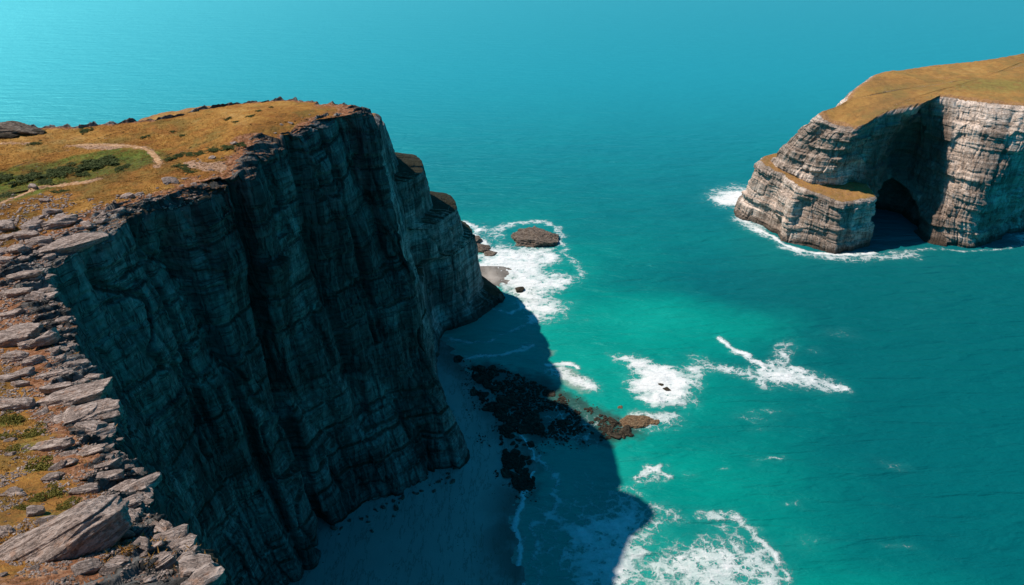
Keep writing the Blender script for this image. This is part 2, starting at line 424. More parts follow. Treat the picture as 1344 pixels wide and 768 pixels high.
cols = [
    colw(-4, -34, (6, -34)), colw(-7, -8, (4, -4)), colw(-10, 8, (3, 15)),
    colpx(292, 775, off=(13, 10)), colpx(232, 690, off=(14, 10)), colpx(197, 640, off=(13, 10)), colpx(152, 562, off=(12, 9)),
    colpx(127, 500, off=(11, 8)), colpx(98, 432, off=(8, 7)), colpx(76, 388, (-50, 80)), colpx(60, 350, (-59, 90)),
    colpx(100, 322, (-61, 97)), colpx(150, 294, (-58, 101)), colpx(200, 268, (-54, 104)), colpx(245, 251, (-50, 107)),
    colpx(290, 240, (-49, 114)), colpx(306, 236, (-50, 119)), colpx(330, 224, (-47, 121)), colpx(338, 206, (-42, 126)),
    colpx(372, 184, (-33, 132)), colpx(400, 166, (-27, 136)), colpx(440, 154, (-21, 141)), colpx(491, 146, (-15, 147)),
    colw(-33, 153, (-20, 157)), colw(-39, 154, (-30, 164)),
    colpx(400, 134, off=(4, 16)), colpx(380, 132, off=(2, 16)), colpx(345, 133, off=(0, 16)), colpx(300, 137, off=(0, 16)), colpx(250, 149, off=(0, 16)),
    colpx(180, 159, off=(0, 16)), colpx(110, 165, off=(0, 16)), colpx(50, 167, off=(0, 16)), colpx(-20, 163, off=(0, 16)),
    colpx(-160, 168, off=(-8, 14)), colw(-190, 110, (-205, 115)), colw(-200, 40, (-215, 40)), colw(-150, -30, (-160, -45)), colw(-60, -60, (-60, -75)),
]
seg = []
C0 = np.array(cols)[:, 1, :2]
for k in range(len(cols)):
    L = np.linalg.norm(C0[(k+1) % len(cols)]-C0[k])
    den = 8.0 if 3 <= k <= 9 else 6.0 if k in (2,) else 6.0 if 10 <= k <= 22 else 3.0 if k < 33 else 0.8
    if k in (0, 1): den = 1.5
    seg.append(max(3, int(L*den)))
NG = 16
def disp1(P, A, tt, KI):
    d = blocky(P, A, 50, 1.15)
    x, y, z = P[..., 0], P[..., 1], P[..., 2]
    vis = sm(8.5, 10.5, KI)*(1-sm(23, 24, KI))
    # broad buttresses
    d += vis*2.2*fbm(A/22, z/60, 0.5, 2, 61)
    def groove(k, w, dep, lean=0.0, z0=0, z1=1):
        return -dep*np.exp(-((KI-k-lean*(1-tt))/w)**2)*sm(z0-.05, z0+.1, tt)*(1-sm(z1-.1, z1+.02, tt))
    d += groove(16, 0.33, 7.5, -0.3, -.1, 1.3)
    d += groove(16, 0.8, 9.0, -0.2, -.2, 0.14)            # sea cave at the foot
    d += groove(13.1, 0.22, 3.2, .8)
    d += groove(19.3, 0.25, 3.6, -.5, .25, 1.2)
    d += groove(21.2, 0.2, 2.2, .2, .3, 1.2)
    for k_, dp_, ln_, z_ in ((12.45, 1.8, -.2, .5), (20.4, 1.6, .2, .45)):
        d += groove(k_, .075, dp_, ln_, z_, 1.3)
    # undercut band half way up, sloping
    q = z - (38 + 9*np.sin(KI*0.9) + 6*noise(A/9, 0.5, 0, 77))
    d -= vis*1.0*np.exp(-(q/7)**2)
    q = z - (70 + 7*np.sin(KI*1.3+2))
    d -= vis*.5*np.exp(-(q/4.5)**2)
    d += 1.5*vis*sm(.2, 0, tt)
    fade = 0.62+0.38*sm(0, .05, 1-tt)
    near = 1-sm(8.0, 10.0, KI)
    ledge = layered(z/1.7+0.12*A, 88, np.floor(A/3.3))*0.4
    return d*fade*(1-0.35*near) + near*ledge*fade
def relief1(X, Y, dist, H):
    Z = H(X, Y)
    fore = 1-sm(70, 92, Y)
    back = sm(120, 132, Y)*sm(-75, -60, X)*0 
    rearside = (Y > 128) & (X < -44)
    width = 4.5 + 3.5*fore + 3.0*fbm(X/9, Y/9, 0.2, 3, 71)
    width = np.where(rearside | (X < -120), 0.6, width)
    m = 1-sm(width*0.55, width*1.25, dist)
    # tilted beds: slow rise towards the edge, sharp drop beyond
    dirx, diry = 0.86, -0.5
    q = (X*dirx+Y*diry)/(2.5) + 0.9*fbm(X/5, Y/5, 0.7, 3, 72)
    f = q-np.floor(q)
    saw = (f**1.3)*(1-sm(0.86, 1.0, f))
    q2 = (X*dirx+Y*diry)/(0.85) + 0.8*fbm(X/2, Y/2, 0.7, 3, 73); f2 = q2-np.floor(q2)
    saw2 = f2*(1-sm(0.8, 1.0, f2))
    amp = 0.8+0.5*cellhash(np.floor(q), np.floor((X*0.5+Y*0.86)/4), 74)
    rr = saw*amp*0.95 + saw2*0.30
    Z = Z + m*rr
    drop = np.maximum(0, 1-dist/np.maximum(width*1.1, .5))
    Z = Z - np.where(rearside, 0.3, 1.7-1.1*fore)*drop**1.4*(0.6+0.8*(0.5+0.5*noise(X/6, Y/6, 0, 75)))
    Z = Z + 0.16*fbm(X/1.6, Y/1.6, 0.1, 4, 76, 0.6)*(0.6+m) + 0.05*noise(X*2.3, Y*2.3, 0, 79)
    # scattered hummocks
    Z = Z + 0.22*np.maximum(0, fbm(X/3.2, Y/3.2, 0.5, 3, 78))*sm(0, 6, dist)
    rock = m*0.95 + 0.25*sm(.35, .7, saw*amp)*m - 0.15
    soil = 1-sm(width*0.9, width*2.4+1, dist)
    soil = soil*0.8
    return Z, rock, soil
GREENP = [on_H(u, v)[:2] for u, v in ((0,228),(60,215),(110,205),(160,197),(195,200),(200,210),(165,222),(125,232),(75,243),(30,256),(0,266),(-60,275),(-60,235))]
PALEP = [on_H(u, v)[:2] for u, v in ((238,213),(262,211),(290,213),(305,218),(290,226),(262,224),(245,219))]
PALE2 = [on_H(u, v)[:2] for u, v in ((100,191),(150,190),(160,196),(135,199),(105,196))]
PATHS = [[(-30,285),(0,268),(25,257),(50,247),(80,243),(110,240),(132,235)], [(88,192),(115,190),(150,191),(180,193),(196,197),(203,205),(210,214),(206,220)], [(-20,190),(15,188),(34,188)]]
def extra1(V):
    x, y, z = V[:, 0], V[:, 1], V[:, 2]
    top = z > 98
    g = sm(-4, 2.5, poly_sd(x, y, GREENP)+1.5*fbm(x/4, y/4, 0, 3, 81))*top
    olive = 0.30*np.exp(-((x+62)**2+(y-124)**2)/160.)
    # mossy spots by the foreground stones
    for u, v, r in ((8, 535, 1.6), (15, 555, 1.8), (40, 573, 1.4), (52, 615, 1.2), (30, 590, 1.2), (75,680,1.2)):
        px_, py_ = on_H(u, v)[:2]
        olive = olive + 0.6*np.exp(-((x-px_)**2+(y-py_)**2)/r**2)
    p = sm(-0.8, .8, poly_sd(x, y, PALEP)+.6*noise(x/1.5, y/1.5, 0, 82)) + 0.55*sm(-1, 1, poly_sd(x, y, PALE2))
    rk = np.zeros_like(x)
    for pts_ in PATHS:
        q_ = np.array([on_H(u, v)[:2] for u, v in pts_]); dd = line_d(x, y, q_)
        p = p + .62*np.exp(-(dd/1.25)**2)
    return dict(green=g+olive*top, pale=p*top, rock=rk-9)
radial = list(np.concatenate([np.arange(0.12, 9, 0.13), np.arange(9, 24, 0.26), np.arange(24, 60, 0.6)]))
head = land('headland_terrain', cols, seg, [520], (-112, 84), H1, radial, disp1, relief1, extra1, M_head)
tag(head, 'tall dark cliff headland with ochre turf top and shadowed rock face', 'headland', kind='structure')

# ---- second, stepped headland behind
HZ = [-3, 3, 8, 31, 34.5, 46, 50, 65, 69, 84]
def lev(pts): return [(x, y, z) for (x, y), z in zip(pts, HZ)]
cols2 = [
    lev([(-90,146+i*.3) for i in range(10)]),
    lev([(-24-i*1.3,150+i*.4) for i in range(10)]),
    lev([(-21-i*1.3,160+i*.2) for i in range(10)]),
    lev([(-21.5-i*1.35,173) for i in range(10)]),
    lev([(-26-i*1.35,190-i*.3) for i in range(10)]),
    lev([(-25,212),(-26,211.5),(-28,211),(-29.5,210),(-33,204.5),(-34,203.5),(-38,198.5),(-39,197.5),(-43,192),(-44,191)]),
    lev([(-12,220),(-15,219),(-18,218),(-20,216.5),(-24,211.5),(-25.5,210.5),(-31,205),(-32.5,203.5),(-38,198),(-39.5,196.5)]),
    lev([(-2,236),(-5,235.5),(-12,234),(-14,231),(-18,228),(-19.5,226),(-27.5,220),(-29.5,217),(-36.5,209),(-39,205)]),
    lev([(-10,250),(-13,248),(-16,246),(-19,243),(-23,239),(-25,237),(-32,230),(-35,227),(-41,219),(-44,213)]),
    lev([(-40,266),(-42,263),(-44,260),(-48,254),(-50,250),(-54,245),(-56,240),(-59,234),(-61,228),(-63,220)]),
    lev([(-100,262),(-100,260),(-100,258),(-100,252),(-100,248),(-100,243),(-100,238),(-100,232),(-100,226),(-100,220)]),
    lev([(-125,205),(-124,205),(-123,205),(-122,205),(-121,205),(-120,205),(-119,205),(-118,205),(-117,205),(-116,205)]),
]
seg2 = [30, 40, 60, 60, 60, 110, 170, 120, 60, 50, 50, 50]
def H2(x, y): return 84.0 + 12*(1-sm(172, 192, np.asarray(y, float)))*sm(-74, -56, np.asarray(x, float)) + 0.4*noise(np.asarray(x)/9, np.asarray(y)/9, 0, 90)
def disp2(P, A, tt, KI):
    return blocky(P, A, 90, 0.95)*0.55*(0.4+.6*sm(0, .06, 1-tt))
def relief2(X, Y, dist, H):
    m = 1-sm(1.0, 3.5, dist)
    return H(X, Y)+0.3*fbm(X/2, Y/2, 0, 4, 91)-1.0*np.maximum(0, 1-dist/2.5)**2, m, 1-sm(2, 6, dist)
def extra_none(V): return dict(green=np.zeros(len(V)), pale=np.zeros(len(V)))
h2 = land('stepped_headland_terrain', cols2, seg2, [20, 24, 70, 45, 30, 40, 24, 36, 24], (-80, 203), H2,
          list(np.concatenate([np.arange(.3, 6, .3), np.arange(6, 20, .9)])), disp2, relief2, extra_none, M_head2)
tag(h2, 'second dark headland stepping down in ledges to the surf', 'headland', kind='structure')

# ---- pale island across the bay
IZ = [-3, 4, 30, 0]
def ic(base, mid, rim, zr, zm=30):
    f = 0.22
    b2 = (base[0]+(mid[0]-base[0])*f, base[1]+(mid[1]-base[1])*f)
    return [(base[0], base[1], -3), (b2[0], b2[1], 5), (mid[0], mid[1], zm), (rim[0], rim[1], zr)]
cols3 = [
    ic((118,322),(127,314),(138,306),56, 34),
    ic((124,306),(133,302.5),(142,299),55, 32),
    ic((136,294),(142,293),(148.5,292),53),
    ic((150,295),(150,294.5),(154,293.5),52),
    ic((160,298),(157,297),(158,295),53),
    ic((170,290),(168,296),(167,299),56),
    ic((178,297),(177,307),(176,301),57),
    ic((186,299),(185,315),(182,303),58),
    ic((193,300),(192,317),(189,313),60),
    ic((198,298),(197.5,305),(196,313),60),
    ic((197,285),(199,297),(204,309.5),60),
    ic((204,281),(207,288),(214,302),60),
    ic((213,280),(217,285.5),(232,295),60.5),
    ic((236,291),(240,295),(256,301),61),
    ic((262,303),(270,306),(285,311),61),
    ic((340,320),(340,322),(345,330),62),
    ic((380,360),(378,360),(370,360),62),
    ic((370,440),(366,436),(360,420),62),
    ic((300,425),(299,415),(290,396),62),
    ic((256,412),(256,400),(256,382),61.5),
    ic((228,400),(230,390),(232.7,377),61),
    ic((192,385),(195,377),(200,364),61),
    ic((172,368),(176,362),(183,352.7),60),
    ic((154,345),(160,341),(168.6,335.5),59),
    ic((137,328),(143,322),(152,314),58),
]
seg3 = []
C3 = np.array(cols3)[:, 2, :2]
for k in range(len(cols3)):
    L = np.linalg.norm(C3[(k+1) % len(cols3)]-C3[k])
    seg3.append(max(8, int(L*(4.5 if k <= 13 or k >= 22 else 0.8))))
def H3(x, y):
    x = np.asarray(x, float); y = np.asarray(y, float)
    h = 60.5 - 6.5*np.exp(-(((x-148)/24)**2+((y-290)/20)**2)) - 3*np.exp(-(((x-145)/14)**2+((y-305)/12)**2))
    return h + 0.8*fbm(x/26, y/26, 0.4, 3, 100) + 0.012*np.clip(x-200, 0, 200)
def disp3(P, A, tt, KI):
    d = blocky(P, A, 110, 0.85, 1.0)*.72
    z = P[..., 2]
    # strong horizontal beds
    d += 1.0*layered(z/4.2 + .9*noise(z/9, 0.4, 0, 115) + .35*noise(A/12, 0, 0, 111), 112, np.floor(A/16+.4*noise(z/8,0,0,116)))
    d -= 4*np.exp(-((KI-7.3)/1.6)**2)*np.exp(-((tt-.60)/.22)**2)
    d -= 30*np.exp(-((KI-6.4)/1.9)**4)*(1-sm(.33, .38, tt+.035*np.abs(KI-6.6)**2))     # cave mouth
    d -= 2.0*np.exp(-((KI-13.5)/1.0)**2)*(1-sm(.1, .3, tt))
    d += 2.0*sm(.12, 0, tt)
    return d*(0.5+.5*sm(0, .06, 1-tt))
def relief3(X, Y, dist, H):
    w = 2.0+1.6*fbm(X/7, Y/7, 0, 3, 113)
    m = 1-sm(w*.5, w*1.2, dist)
    Z = H(X, Y)-2.0*np.maximum(0, 1-dist/4)**1.6 + 0.25*fbm(X/2.4, Y/2.4, 0, 4, 114)*(1+2*m)
    return Z, m*.9, (1-sm(1.5, 9, dist))*.75
def extra3(V):
    x, y = V[:, 0], V[:, 1]
    g = 0.75*np.exp(-(((x-235)/40)**2+((y-330)/16)**2)) + .45*np.exp(-(((x-175)/12)**2+((y-320)/12)**2))
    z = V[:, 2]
    alcove_shade = sm(160, 166, x)*(1-sm(199, 203, x))*(y < 345)*sm(60, 50, z)  # mask for the painted shade on the alcove and cave wall
    alcove_shade = np.maximum(alcove_shade, 0)
    return dict(green=g, pale=np.zeros(len(V)), alcove_shade=alcove_shade)
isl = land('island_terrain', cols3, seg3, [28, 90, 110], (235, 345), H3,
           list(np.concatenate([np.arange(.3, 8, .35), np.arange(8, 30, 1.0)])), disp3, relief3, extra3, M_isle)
tag(isl, 'pale banded cliff island with ochre turf top and deep cave', 'island', kind='structure')
def tc(base, rim, zr):
    return [(base[0], base[1], -3), (base[0]+(rim[0]-base[0])*.3, base[1]+(rim[1]-base[1])*.3, 3), (rim[0], rim[1], zr)]
cols4 = [
    tc((112,318),(120,316),27), tc((115,309),(122,309),27), tc((123,301.5),(127,303),26.5), tc((123,291),(129,297),26),
    tc((126,284),(131,292),25), tc((134,281),(137,287),24), tc((147,272.5),(147.5,279.5),23.5), tc((162,277.5),(160,282.5),23), tc((168,282),(165.5,285),23),
    tc((168,300),(166,300),24), tc((160,315),(158,312),27), tc((135,330),(137,326),29), tc((119,328),(125,322),28),
]
seg4 = []
C4 = np.array(cols4)[:, 2, :2]
for k in range(len(cols4)):
    L = np.linalg.norm(C4[(k+1) % len(cols4)]-C4[k]); seg4.append(max(8, int(L*(5 if k < 9 else 1.5))))
def H4(x, y):
    x = np.asarray(x, float); y = np.asarray(y, float)
    return 23.0 + 0.13*np.clip(y-282, 0, 50) + 0.05*np.clip(150-x, 0, 40)
def disp4(P, A, tt, KI):
    d = blocky(P, A, 140, 0.7, 1.0)*.72
    z = P[..., 2]
    d += 0.8*layered(z/3.4 + .8*noise(z/7, 0.4, 0, 145) + .3*noise(A/12, 0, 0, 141), 142, np.floor(A/13))
    d -= 3.2*np.exp(-((KI-3.0)/.45)**2)*(1-sm(.35, .5, tt))
    d -= 2.2*np.exp(-((KI-4.6)/.3)**2)*sm(.35, .5, tt)*(1-sm(.8, .9, tt))
    d += 2.2*sm(.10, 0, tt)
    return d*(0.4+.6*sm(0, .1, 1-tt))
def relief4(X, Y, dist, H):
    m = 1-sm(.8, 2.2, dist+1.0*noise(X/3, Y/3, 0, 143))
    return H(X, Y)-1.2*np.maximum(0, 1-dist/2.0)**2+.2*fbm(X/2, Y/2, 0, 3, 144), m*.8-.2, 0.45+0*X
ter = land('island_shelf_terrain', cols4, seg4, [30, 110], (148, 302), H4, list(np.arange(.3, 12, .35)), disp4, relief4, extra_none, M_isle)
tag(ter, 'low grassy shelf of pale rock below the island cliff', 'rock shelf', kind='structure')

# ------------------------------------------------------------------ beach
SHORE = [at(u, v) for u, v in ((715,830),(700,795),(689,768),(681,730),(679,695),(688,655),(702,620),(697,590),(672,560),(640,510),(612,480),(600,466),(585,450),(560,440))]
LANDP = SHORE + [(-60, 215), (-95, 190), (-95, 40), (-20, 60), (20, 70)]
SAND2 = [at(u, v) for u, v in ((622,344),(645,342),(668,352),(672,368),(660,378),(640,380),(615,370))]
gx = np.arange(-95, 40, 0.6); gy = np.arange(62, 262, 0.6)
X, Y = np.meshgrid(gx, gy)
sd = np.maximum(poly_sd(X, Y, LANDP), poly_sd(X, Y, SAND2)) + 1.1*fbm(X/9, Y/9, 0, 3, 150)
Zb = np.where(sd > 0, np.minimum(sd*0.045, 1.8), np.maximum(sd*0.09, -4)) + .03*noise(X/2, Y/2, 0, 151)
me = mesh_np('beach', np.stack([X, Y, Zb], -1).reshape(-1, 3), grid_faces(*X.shape, False), dict(dryness=sm(1, 14, sd).ravel()))
b = NB('beach_sand')
n = b.noise(b.pos, 0.15, 5, .6); n2 = b.noise(b.pos, 2.5, 5, .7)
c = b.mix(b.attr('dryness'), (0.15, 0.135, 0.115), (0.44, 0.41, 0.37))
c = b.mix(b.math('MULTIPLY', b.step(n, .45, .65), .35), c, (0.52, 0.49, 0.45))
speck = b.step(b.vor(b.map(b.pos, (1,1,1)), 1.1), 0.16, 0.10)
wv = b.noise(b.map(b.pos, (.22, .05, 1)), 1.0, 5, .65)
c = b.mix(b.math('MULTIPLY', b.math('SUBTRACT', 1.0, b.step(b.math('ABSOLUTE', b.math('SUBTRACT', wv, .5)), .0, .02)), .45), c, (.10, .085, .06))
rp = b.noise(b.map(b.pos, (1.6, .35, 1), rot=(0, 0, .3)), 1.0, 3, .6)
n2 = b.math('ADD', n2, rp)
spm = b.math('MULTIPLY', speck, b.step(b.noise(b.pos, .12, 4), .50, .60))
c = b.mix(spm, c, (0.03, 0.025, 0.02))
M_sand = b.done(c, b.math('ADD', .45, b.math('MULTIPLY', b.attr('dryness'), .45)), b.bump(n2, .05, .8), .3)
beach = link('beach', me, M_sand); tag(beach, 'smooth sand beach in the shade of the cliff', 'beach', kind='structure')

# ------------------------------------------------------------------ sea
def W(*uv): return [at(u, v) for u, v in uv]
def spaced(lo, hi, st, outs):
    core = np.arange(lo, hi, st); neg = [lo-s for s in outs][::-1]; pos = [core[-1]+s for s in outs]
    return np.concatenate([neg, core, pos])
outs = [2, 6, 14, 30, 60, 110, 200, 350, 600, 1000, 1700, 3000, 5000, 9000]
sx = spaced(-70, 262, 0.5, outs); sy = spaced(60, 440, 0.5, outs)
X, Y = np.meshgrid(sx, sy)
foam = np.zeros_like(X)
wx = X + 6.5*fbm(X/13, Y/9, 0, 5, 160, .62); wy = Y + 5*fbm(X/13, Y/9, 5, 5, 161, .62)
core = (X > -70) & (X < 262) & (Y > 60) & (Y < 440)
def addfoam(poly, soft, amount, warp=1.0):
    warp = warp*.9
    global foam
    xx = X + (wx-X)*warp; yy = Y + (wy-Y)*warp
    s = poly_sd(xx, yy, poly)
    foam = np.maximum(foam, amount*sm(-soft*1.3, soft*2.2, s))
def addline(pts, w, amount, warp=.6):
    global foam
    xx = X + (wx-X)*warp; yy = Y + (wy-Y)*warp
    foam = np.maximum(foam, amount*np.exp(-(line_d(xx, yy, pts)/w)**2))
# surf behind the stepped headland and round the islet
addfoam(W((628,325),(655,318),(690,322),(722,325),(738,335),(742,346),(715,352),(760,362),(768,370),(745,384),(722,388),(752,404),(748,414),(716,424),(694,432),(686,420),(672,392),(640,372),(622,350)), 3.4, 0.80, .95)
addline(W((610,292),(632,300),(624,312),(640,322)), 2.6, .75)
addline(W((655,300),(680,294),(712,292),(735,298),(742,312),(735,324)), 2.8, .58, 1.0)
addline(W((735,330),(765,352),(775,366)), 2.6, .42, 1.0)
addfoam(W((610,292),(640,292),(668,300),(665,322),(640,318),(615,305)), 3, .48)
# foam on the sand bar
addfoam(W((704,484),(740,478),(752,484),(775,494),(794,504),(793,516),(770,512),(735,502),(712,494)), 1.8, .80, .5)
addline(W((715,480),(748,478),(758,482)), 1.2, 1.0, .4)
# large broken patch
addfoam(W((800,466),(842,465),(862,472),(892,478),(908,492),(922,502),(912,520),(905,532),(885,536),(852,533),(834,520),(824,500),(838,490),(806,474)), 2.6, .88, .95)
addfoam(W((715,520),(760,530),(800,548),(790,590),(740,600),(712,590)), 4.0, .42, 1)
addfoam(W((806,548),(840,540),(880,538),(905,545),(896,562),(862,568),(832,566),(812,558)), 2.4, .70, .9)
addfoam(W((900,468),(930,474),(962,478),(990,486),(1010,470),(1022,448),(1040,446),(1044,466),(1040,484),(1072,492),(1110,508),(1104,518),(1070,512),(1034,512),(1002,512),(965,496),(925,490),(905,482)), 3.4, .82, .9)
addline(W((944,446),(962,458),(990,474),(1020,490),(1050,500)), 1.5, .85)
addfoam(W((890,480),(925,476),(935,492),(915,505),(895,500)), 2.5, .7, .8)
addline(W((1040,486),(1075,500),(1108,512)), 2.4, .7)
# lacy lower patches
addfoam(W((838,622),(866,612),(880,620),(872,640),(850,640),(860,660),(905,676),(908,688),(870,686),(846,668),(832,640)), 2.2, .62, .9)
addline(W((835,626),(858,614),(878,628)), 1.4, .75)
addline(W((922,676),(965,678),(1000,700),(1022,735),(1036,768)), 2.0, .62)
addfoam(W((835,745),(870,712),(920,700),(965,695),(1010,710),(1035,745),(1055,800),(900,800),(840,785)), 3.8, .62, .95)
addfoam(W((920,676),(975,682),(1000,715),(960,720),(930,700)), 3, .5, .9)
addfoam(W((720,668),(780,655),(838,640),(868,690),(862,740),(846,800),(745,780),(735,720)), 4.5, .72, 1)
addfoam(W((700,640),(780,600),(840,640),(800,720),(720,760),(690,700)), 5.0, .34, 1)
addfoam(W((690,650),(730,645),(760,690),(740,760),(700,790),(690,740)), 4.5, .46, 1)
addline(W((718,672),(760,690),(745,730),(800,745),(850,730)), 1.8, .6)
for (u, v, r, a) in ((1013,604,1.3,.7),(952,607,1.0,.5),(1045,668,1.2,.45),(1072,462,1.5,.4),(985,544,2,.42),(1015,540,2,.38),(1170,610,2.2,.25),(1178,712,1.3,.45),(1000,560,1.5,.3),(900,620,1.3,.36),(1240,300,3,.3),(830,600,1.5,.3),(1060,720,2,.3),(760,420,2,.25),(1100,440,2.5,.28)):
    px_, py_ = at(u, v); foam = np.maximum(foam, .72*a*np.exp(-(((wx-px_)/(2.4*r))**2+((wy-py_)/r)**2)))
# wash along the shore
foam = np.maximum(foam, .95*np.exp(-(line_d(wx*.35+X*.65, wy*.35+Y*.65, SHORE[:9])/.75)**2))
foam = np.maximum(foam, .30*np.exp(-(line_d(wx, wy, SHORE)/3.2)**2))
addline(W((556,462),(600,474),(650,466),(700,452)), 1.3, .62, .5)
addline(W((585,446),(640,448),(692,426)), 1.1, .5, .5)
addline(W((640,405),(668,412),(690,400)), 1.2, .6, .5)
addline(W((705,600),(735,620),(725,660),(700,700),(712,750),(720,790)), 1.4, .55, .8)
# island surf
addfoam(W((922,258),(945,250),(985,245),(992,262),(975,275),(985,290),(1010,305),(1022,318),(1000,312),(975,298),(958,288),(960,274),(935,268)), 3.2, .95, .6)
addline(W((985,296),(1015,310),(1030,322),(1058,331),(1100,335),(1148,332)), 1.7, .95, .35)
addline(W((980,285),(1012,312),(1030,326),(1058,335),(1100,340),(1150,338),(1200,335)), 3.6, .55, .9)
addfoam(W((915,262),(930,248),(960,240),(990,240),(992,262),(975,285),(940,272)), 4, .55, 1)
addline(W((1148,334),(1190,331),(1235,326),(1260,330),(1310,328),(1344,322)), 1.3, .45, .5)
addfoam(W((1325,305),(1344,298),(1370,300),(1370,322),(1330,322)), 3, .6, .8)
# depth and sand under the water
shal = np.clip(np.exp(-np.maximum(0, -poly_sd(X, Y, LANDP)-10)/75.0), 0, 1)
for (u, v, sxx, syy, a) in ((880,420,60,32,.85),(720,455,16,14,.55),(930,640,60,36,.75),(1000,560,50,34,.5),(1000,400,60,30,.25)):
    px_, py_ = at(u, v); shal = np.maximum(shal, a*np.exp(-((wx-px_)/sxx)**2-((wy-py_)/syy)**2))
for (u, v, sxx, syy, a) in ((1230,430,55,35,.55),(1150,640,60,30,.35),(950,385,40,14,.35),(1260,560,40,30,.3)):
    px_, py_ = at(u, v); shal = shal - a*np.exp(-((wx-px_)/sxx)**2-((wy-py_)/syy)**2)
sandy = np.exp(-np.maximum(0, -poly_sd(wx*.5+X*.5, wy*.5+Y*.5, LANDP))/2.2)
for poly, s_, a in ((W((700,440),(725,448),(722,466),(712,478),(700,470)), 2.5, .6), (W((690,425),(712,432),(706,445),(690,440)), 2, .5),
                    (W((622,344),(668,350),(700,375),(700,400),(690,400),(660,378)), 3, .8), (W((704,484),(755,484),(790,508),(770,514),(715,498)), 2.5, .85), (W((806,548),(850,540),(880,545),(870,560),(825,562)), 2.5, .6)):
    sandy = np.maximum(sandy, a*sm(-s_, s_, poly_sd(wx, wy, poly)))
foam = foam*(1+.45*fbm(X/4.5, Y/3.0, 0, 4, 175, .65)-.10)
foam = np.clip(foam, 0, 1)
reefy = np.zeros_like(X)
for uv in (((620,480),(660,480),(700,492),(745,512),(795,540),(840,556),(838,572),(790,584),(745,586),(700,580),(670,570),(636,545),(618,515)), ((655,560),(700,562),(712,600),(706,645),(680,655),(658,620))):
    reefy = np.maximum(reefy, sm(-3, 2.5, poly_sd(wx*.6+X*.4, wy*.6+Y*.4, W(*uv))+3*fbm(X/3, Y/2.4, 0, 4, 177)))
Zs = 0.14*fbm(X/7, Y/3.2, 0, 4, 170)*core
Zs += foam*0.28*np.maximum(0, fbm(X/2.2, Y/1.6, 0, 3, 171)+.2)
me = mesh_np('sea', np.stack([X, Y, Zs], -1).reshape(-1, 3), grid_faces(*X.shape, False), dict(foam=foam.ravel(), reefy=reefy.ravel(), shallow=shal.ravel(), sandy=sandy.ravel()))
b = NB('sea_water'); P = b.pos
big = b.noise(P, .006, 4, .55); mid_ = b.noise(b.map(P, (.6, 1, 1)), .03, 4, .6)
f = b.math('ADD', b.attr('shallow'), b.math('MULTIPLY', b.math('SUBTRACT', mid_, .5), .75))
f = b.math('ADD', f, b.math('MULTIPLY', b.math('SUBTRACT', big, .5), .3))
wc = b.ramp(f, [(0.0, (0.000, 0.118, 0.128)), (0.25, (0.000, 0.160, 0.155)), (0.6, (0.000, 0.26, 0.215)), (0.95, (0.003, 0.35, 0.28))])
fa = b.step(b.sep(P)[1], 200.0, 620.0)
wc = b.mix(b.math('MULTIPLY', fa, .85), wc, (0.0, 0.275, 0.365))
wc = b.mix(b.math('MULTIPLY', b.attr('reefy'), .85), wc, (0.03, 0.042, 0.03))
wc = b.mix(b.math('MULTIPLY', b.step(b.attr('sandy'), .15, .9), .85), wc, (0.28, 0.34, 0.27))
# foam pattern
wp = b.vadd(P, b.sub5(b.noise(P, .22, 4, .6, color=True)), (7.0, 5.0, 0))
wp2 = b.vadd(P, b.sub5(b.noise(P, .9, 4, .6, color=True)), (2.0, 1.6, 0))
e1 = b.vor(b.map(wp, (.24, .34, 1)), 1.0, 'DISTANCE_TO_EDGE')
e2 = b.vor(b.map(wp2, (.9, 1.15, 1)), 1.0, 'DISTANCE_TO_EDGE')
na = b.noise(P, .45, 6, .7)
lace = b.math('MINIMUM', b.math('MULTIPLY', e1, 1.5), b.math('ADD', b.math('MULTIPLY', e2, 1.3), .10))
lace = b.math('ADD', lace, b.math('MULTIPLY', b.math('SUBTRACT', na, .5), .75))
lace = b.math('ADD', lace, b.math('MULTIPLY', b.math('SUBTRACT', b.noise(P, 1.7, 5, .8), .5), .55))
thr = b.math('SUBTRACT', b.math('MULTIPLY', b.math('POWER', b.attr('foam'), 1.7), 1.05), 0.07)
fm = b.step(b.math('SUBTRACT', thr, lace), -0.10, 0.20)
fm = b.math('MULTIPLY', fm, b.step(b.attr('foam'), .05, .3))
fm = b.math('MULTIPLY', fm, b.math('ADD', .62, b.math('MULTIPLY', b.step(b.math('ADD', b.attr('foam'), b.math('MULTIPLY', b.math('SUBTRACT', na, .5), .9)), .45, .85), .38)))
halo = b.math('MULTIPLY', b.attr('foam'), .35)
wc = b.mix(halo, wc, (0.10, 0.42, 0.40))
col = b.mix(fm, wc, b.mix(b.noise(P, 1.8, 5, .7), (0.62, 0.70, 0.72), (0.90, 0.92, 0.92)))
# ripples
r1 = b.noise(b.map(P, (.30, .95, 1), rot=(0, 0, .12)), .55, 5, .62, .4)
r2 = b.noise(b.map(P, (.5, 1.1, 1), rot=(0, 0, -.25)), 1.6, 4, .6)
r3 = b.noise(b.map(P, (.10, .34, 1), rot=(0, 0, .05)), .35, 4, .55)
hh = b.math('ADD', b.math('MULTIPLY', r1, .55), b.math('ADD', b.math('MULTIPLY', r2, .18), b.math('MULTIPLY', r3, .9)))
hh = b.math('ADD', hh, b.math('MULTIPLY', fm, .25))
r4 = b.noise(b.map(P, (.035, .16, 1), rot=(0, 0, .10)), 1.0, 3, .5, .6)
hh = b.math('ADD', hh, b.math('MULTIPLY', r4, b.math('SUBTRACT', 2.2, b.math('MULTIPLY', fa, 1.5))))
hh = b.math('MULTIPLY', hh, b.math('SUBTRACT', 1.0, b.math('MULTIPLY', fa, .25)))
nrm = b.bump(hh, 1.0, .85)
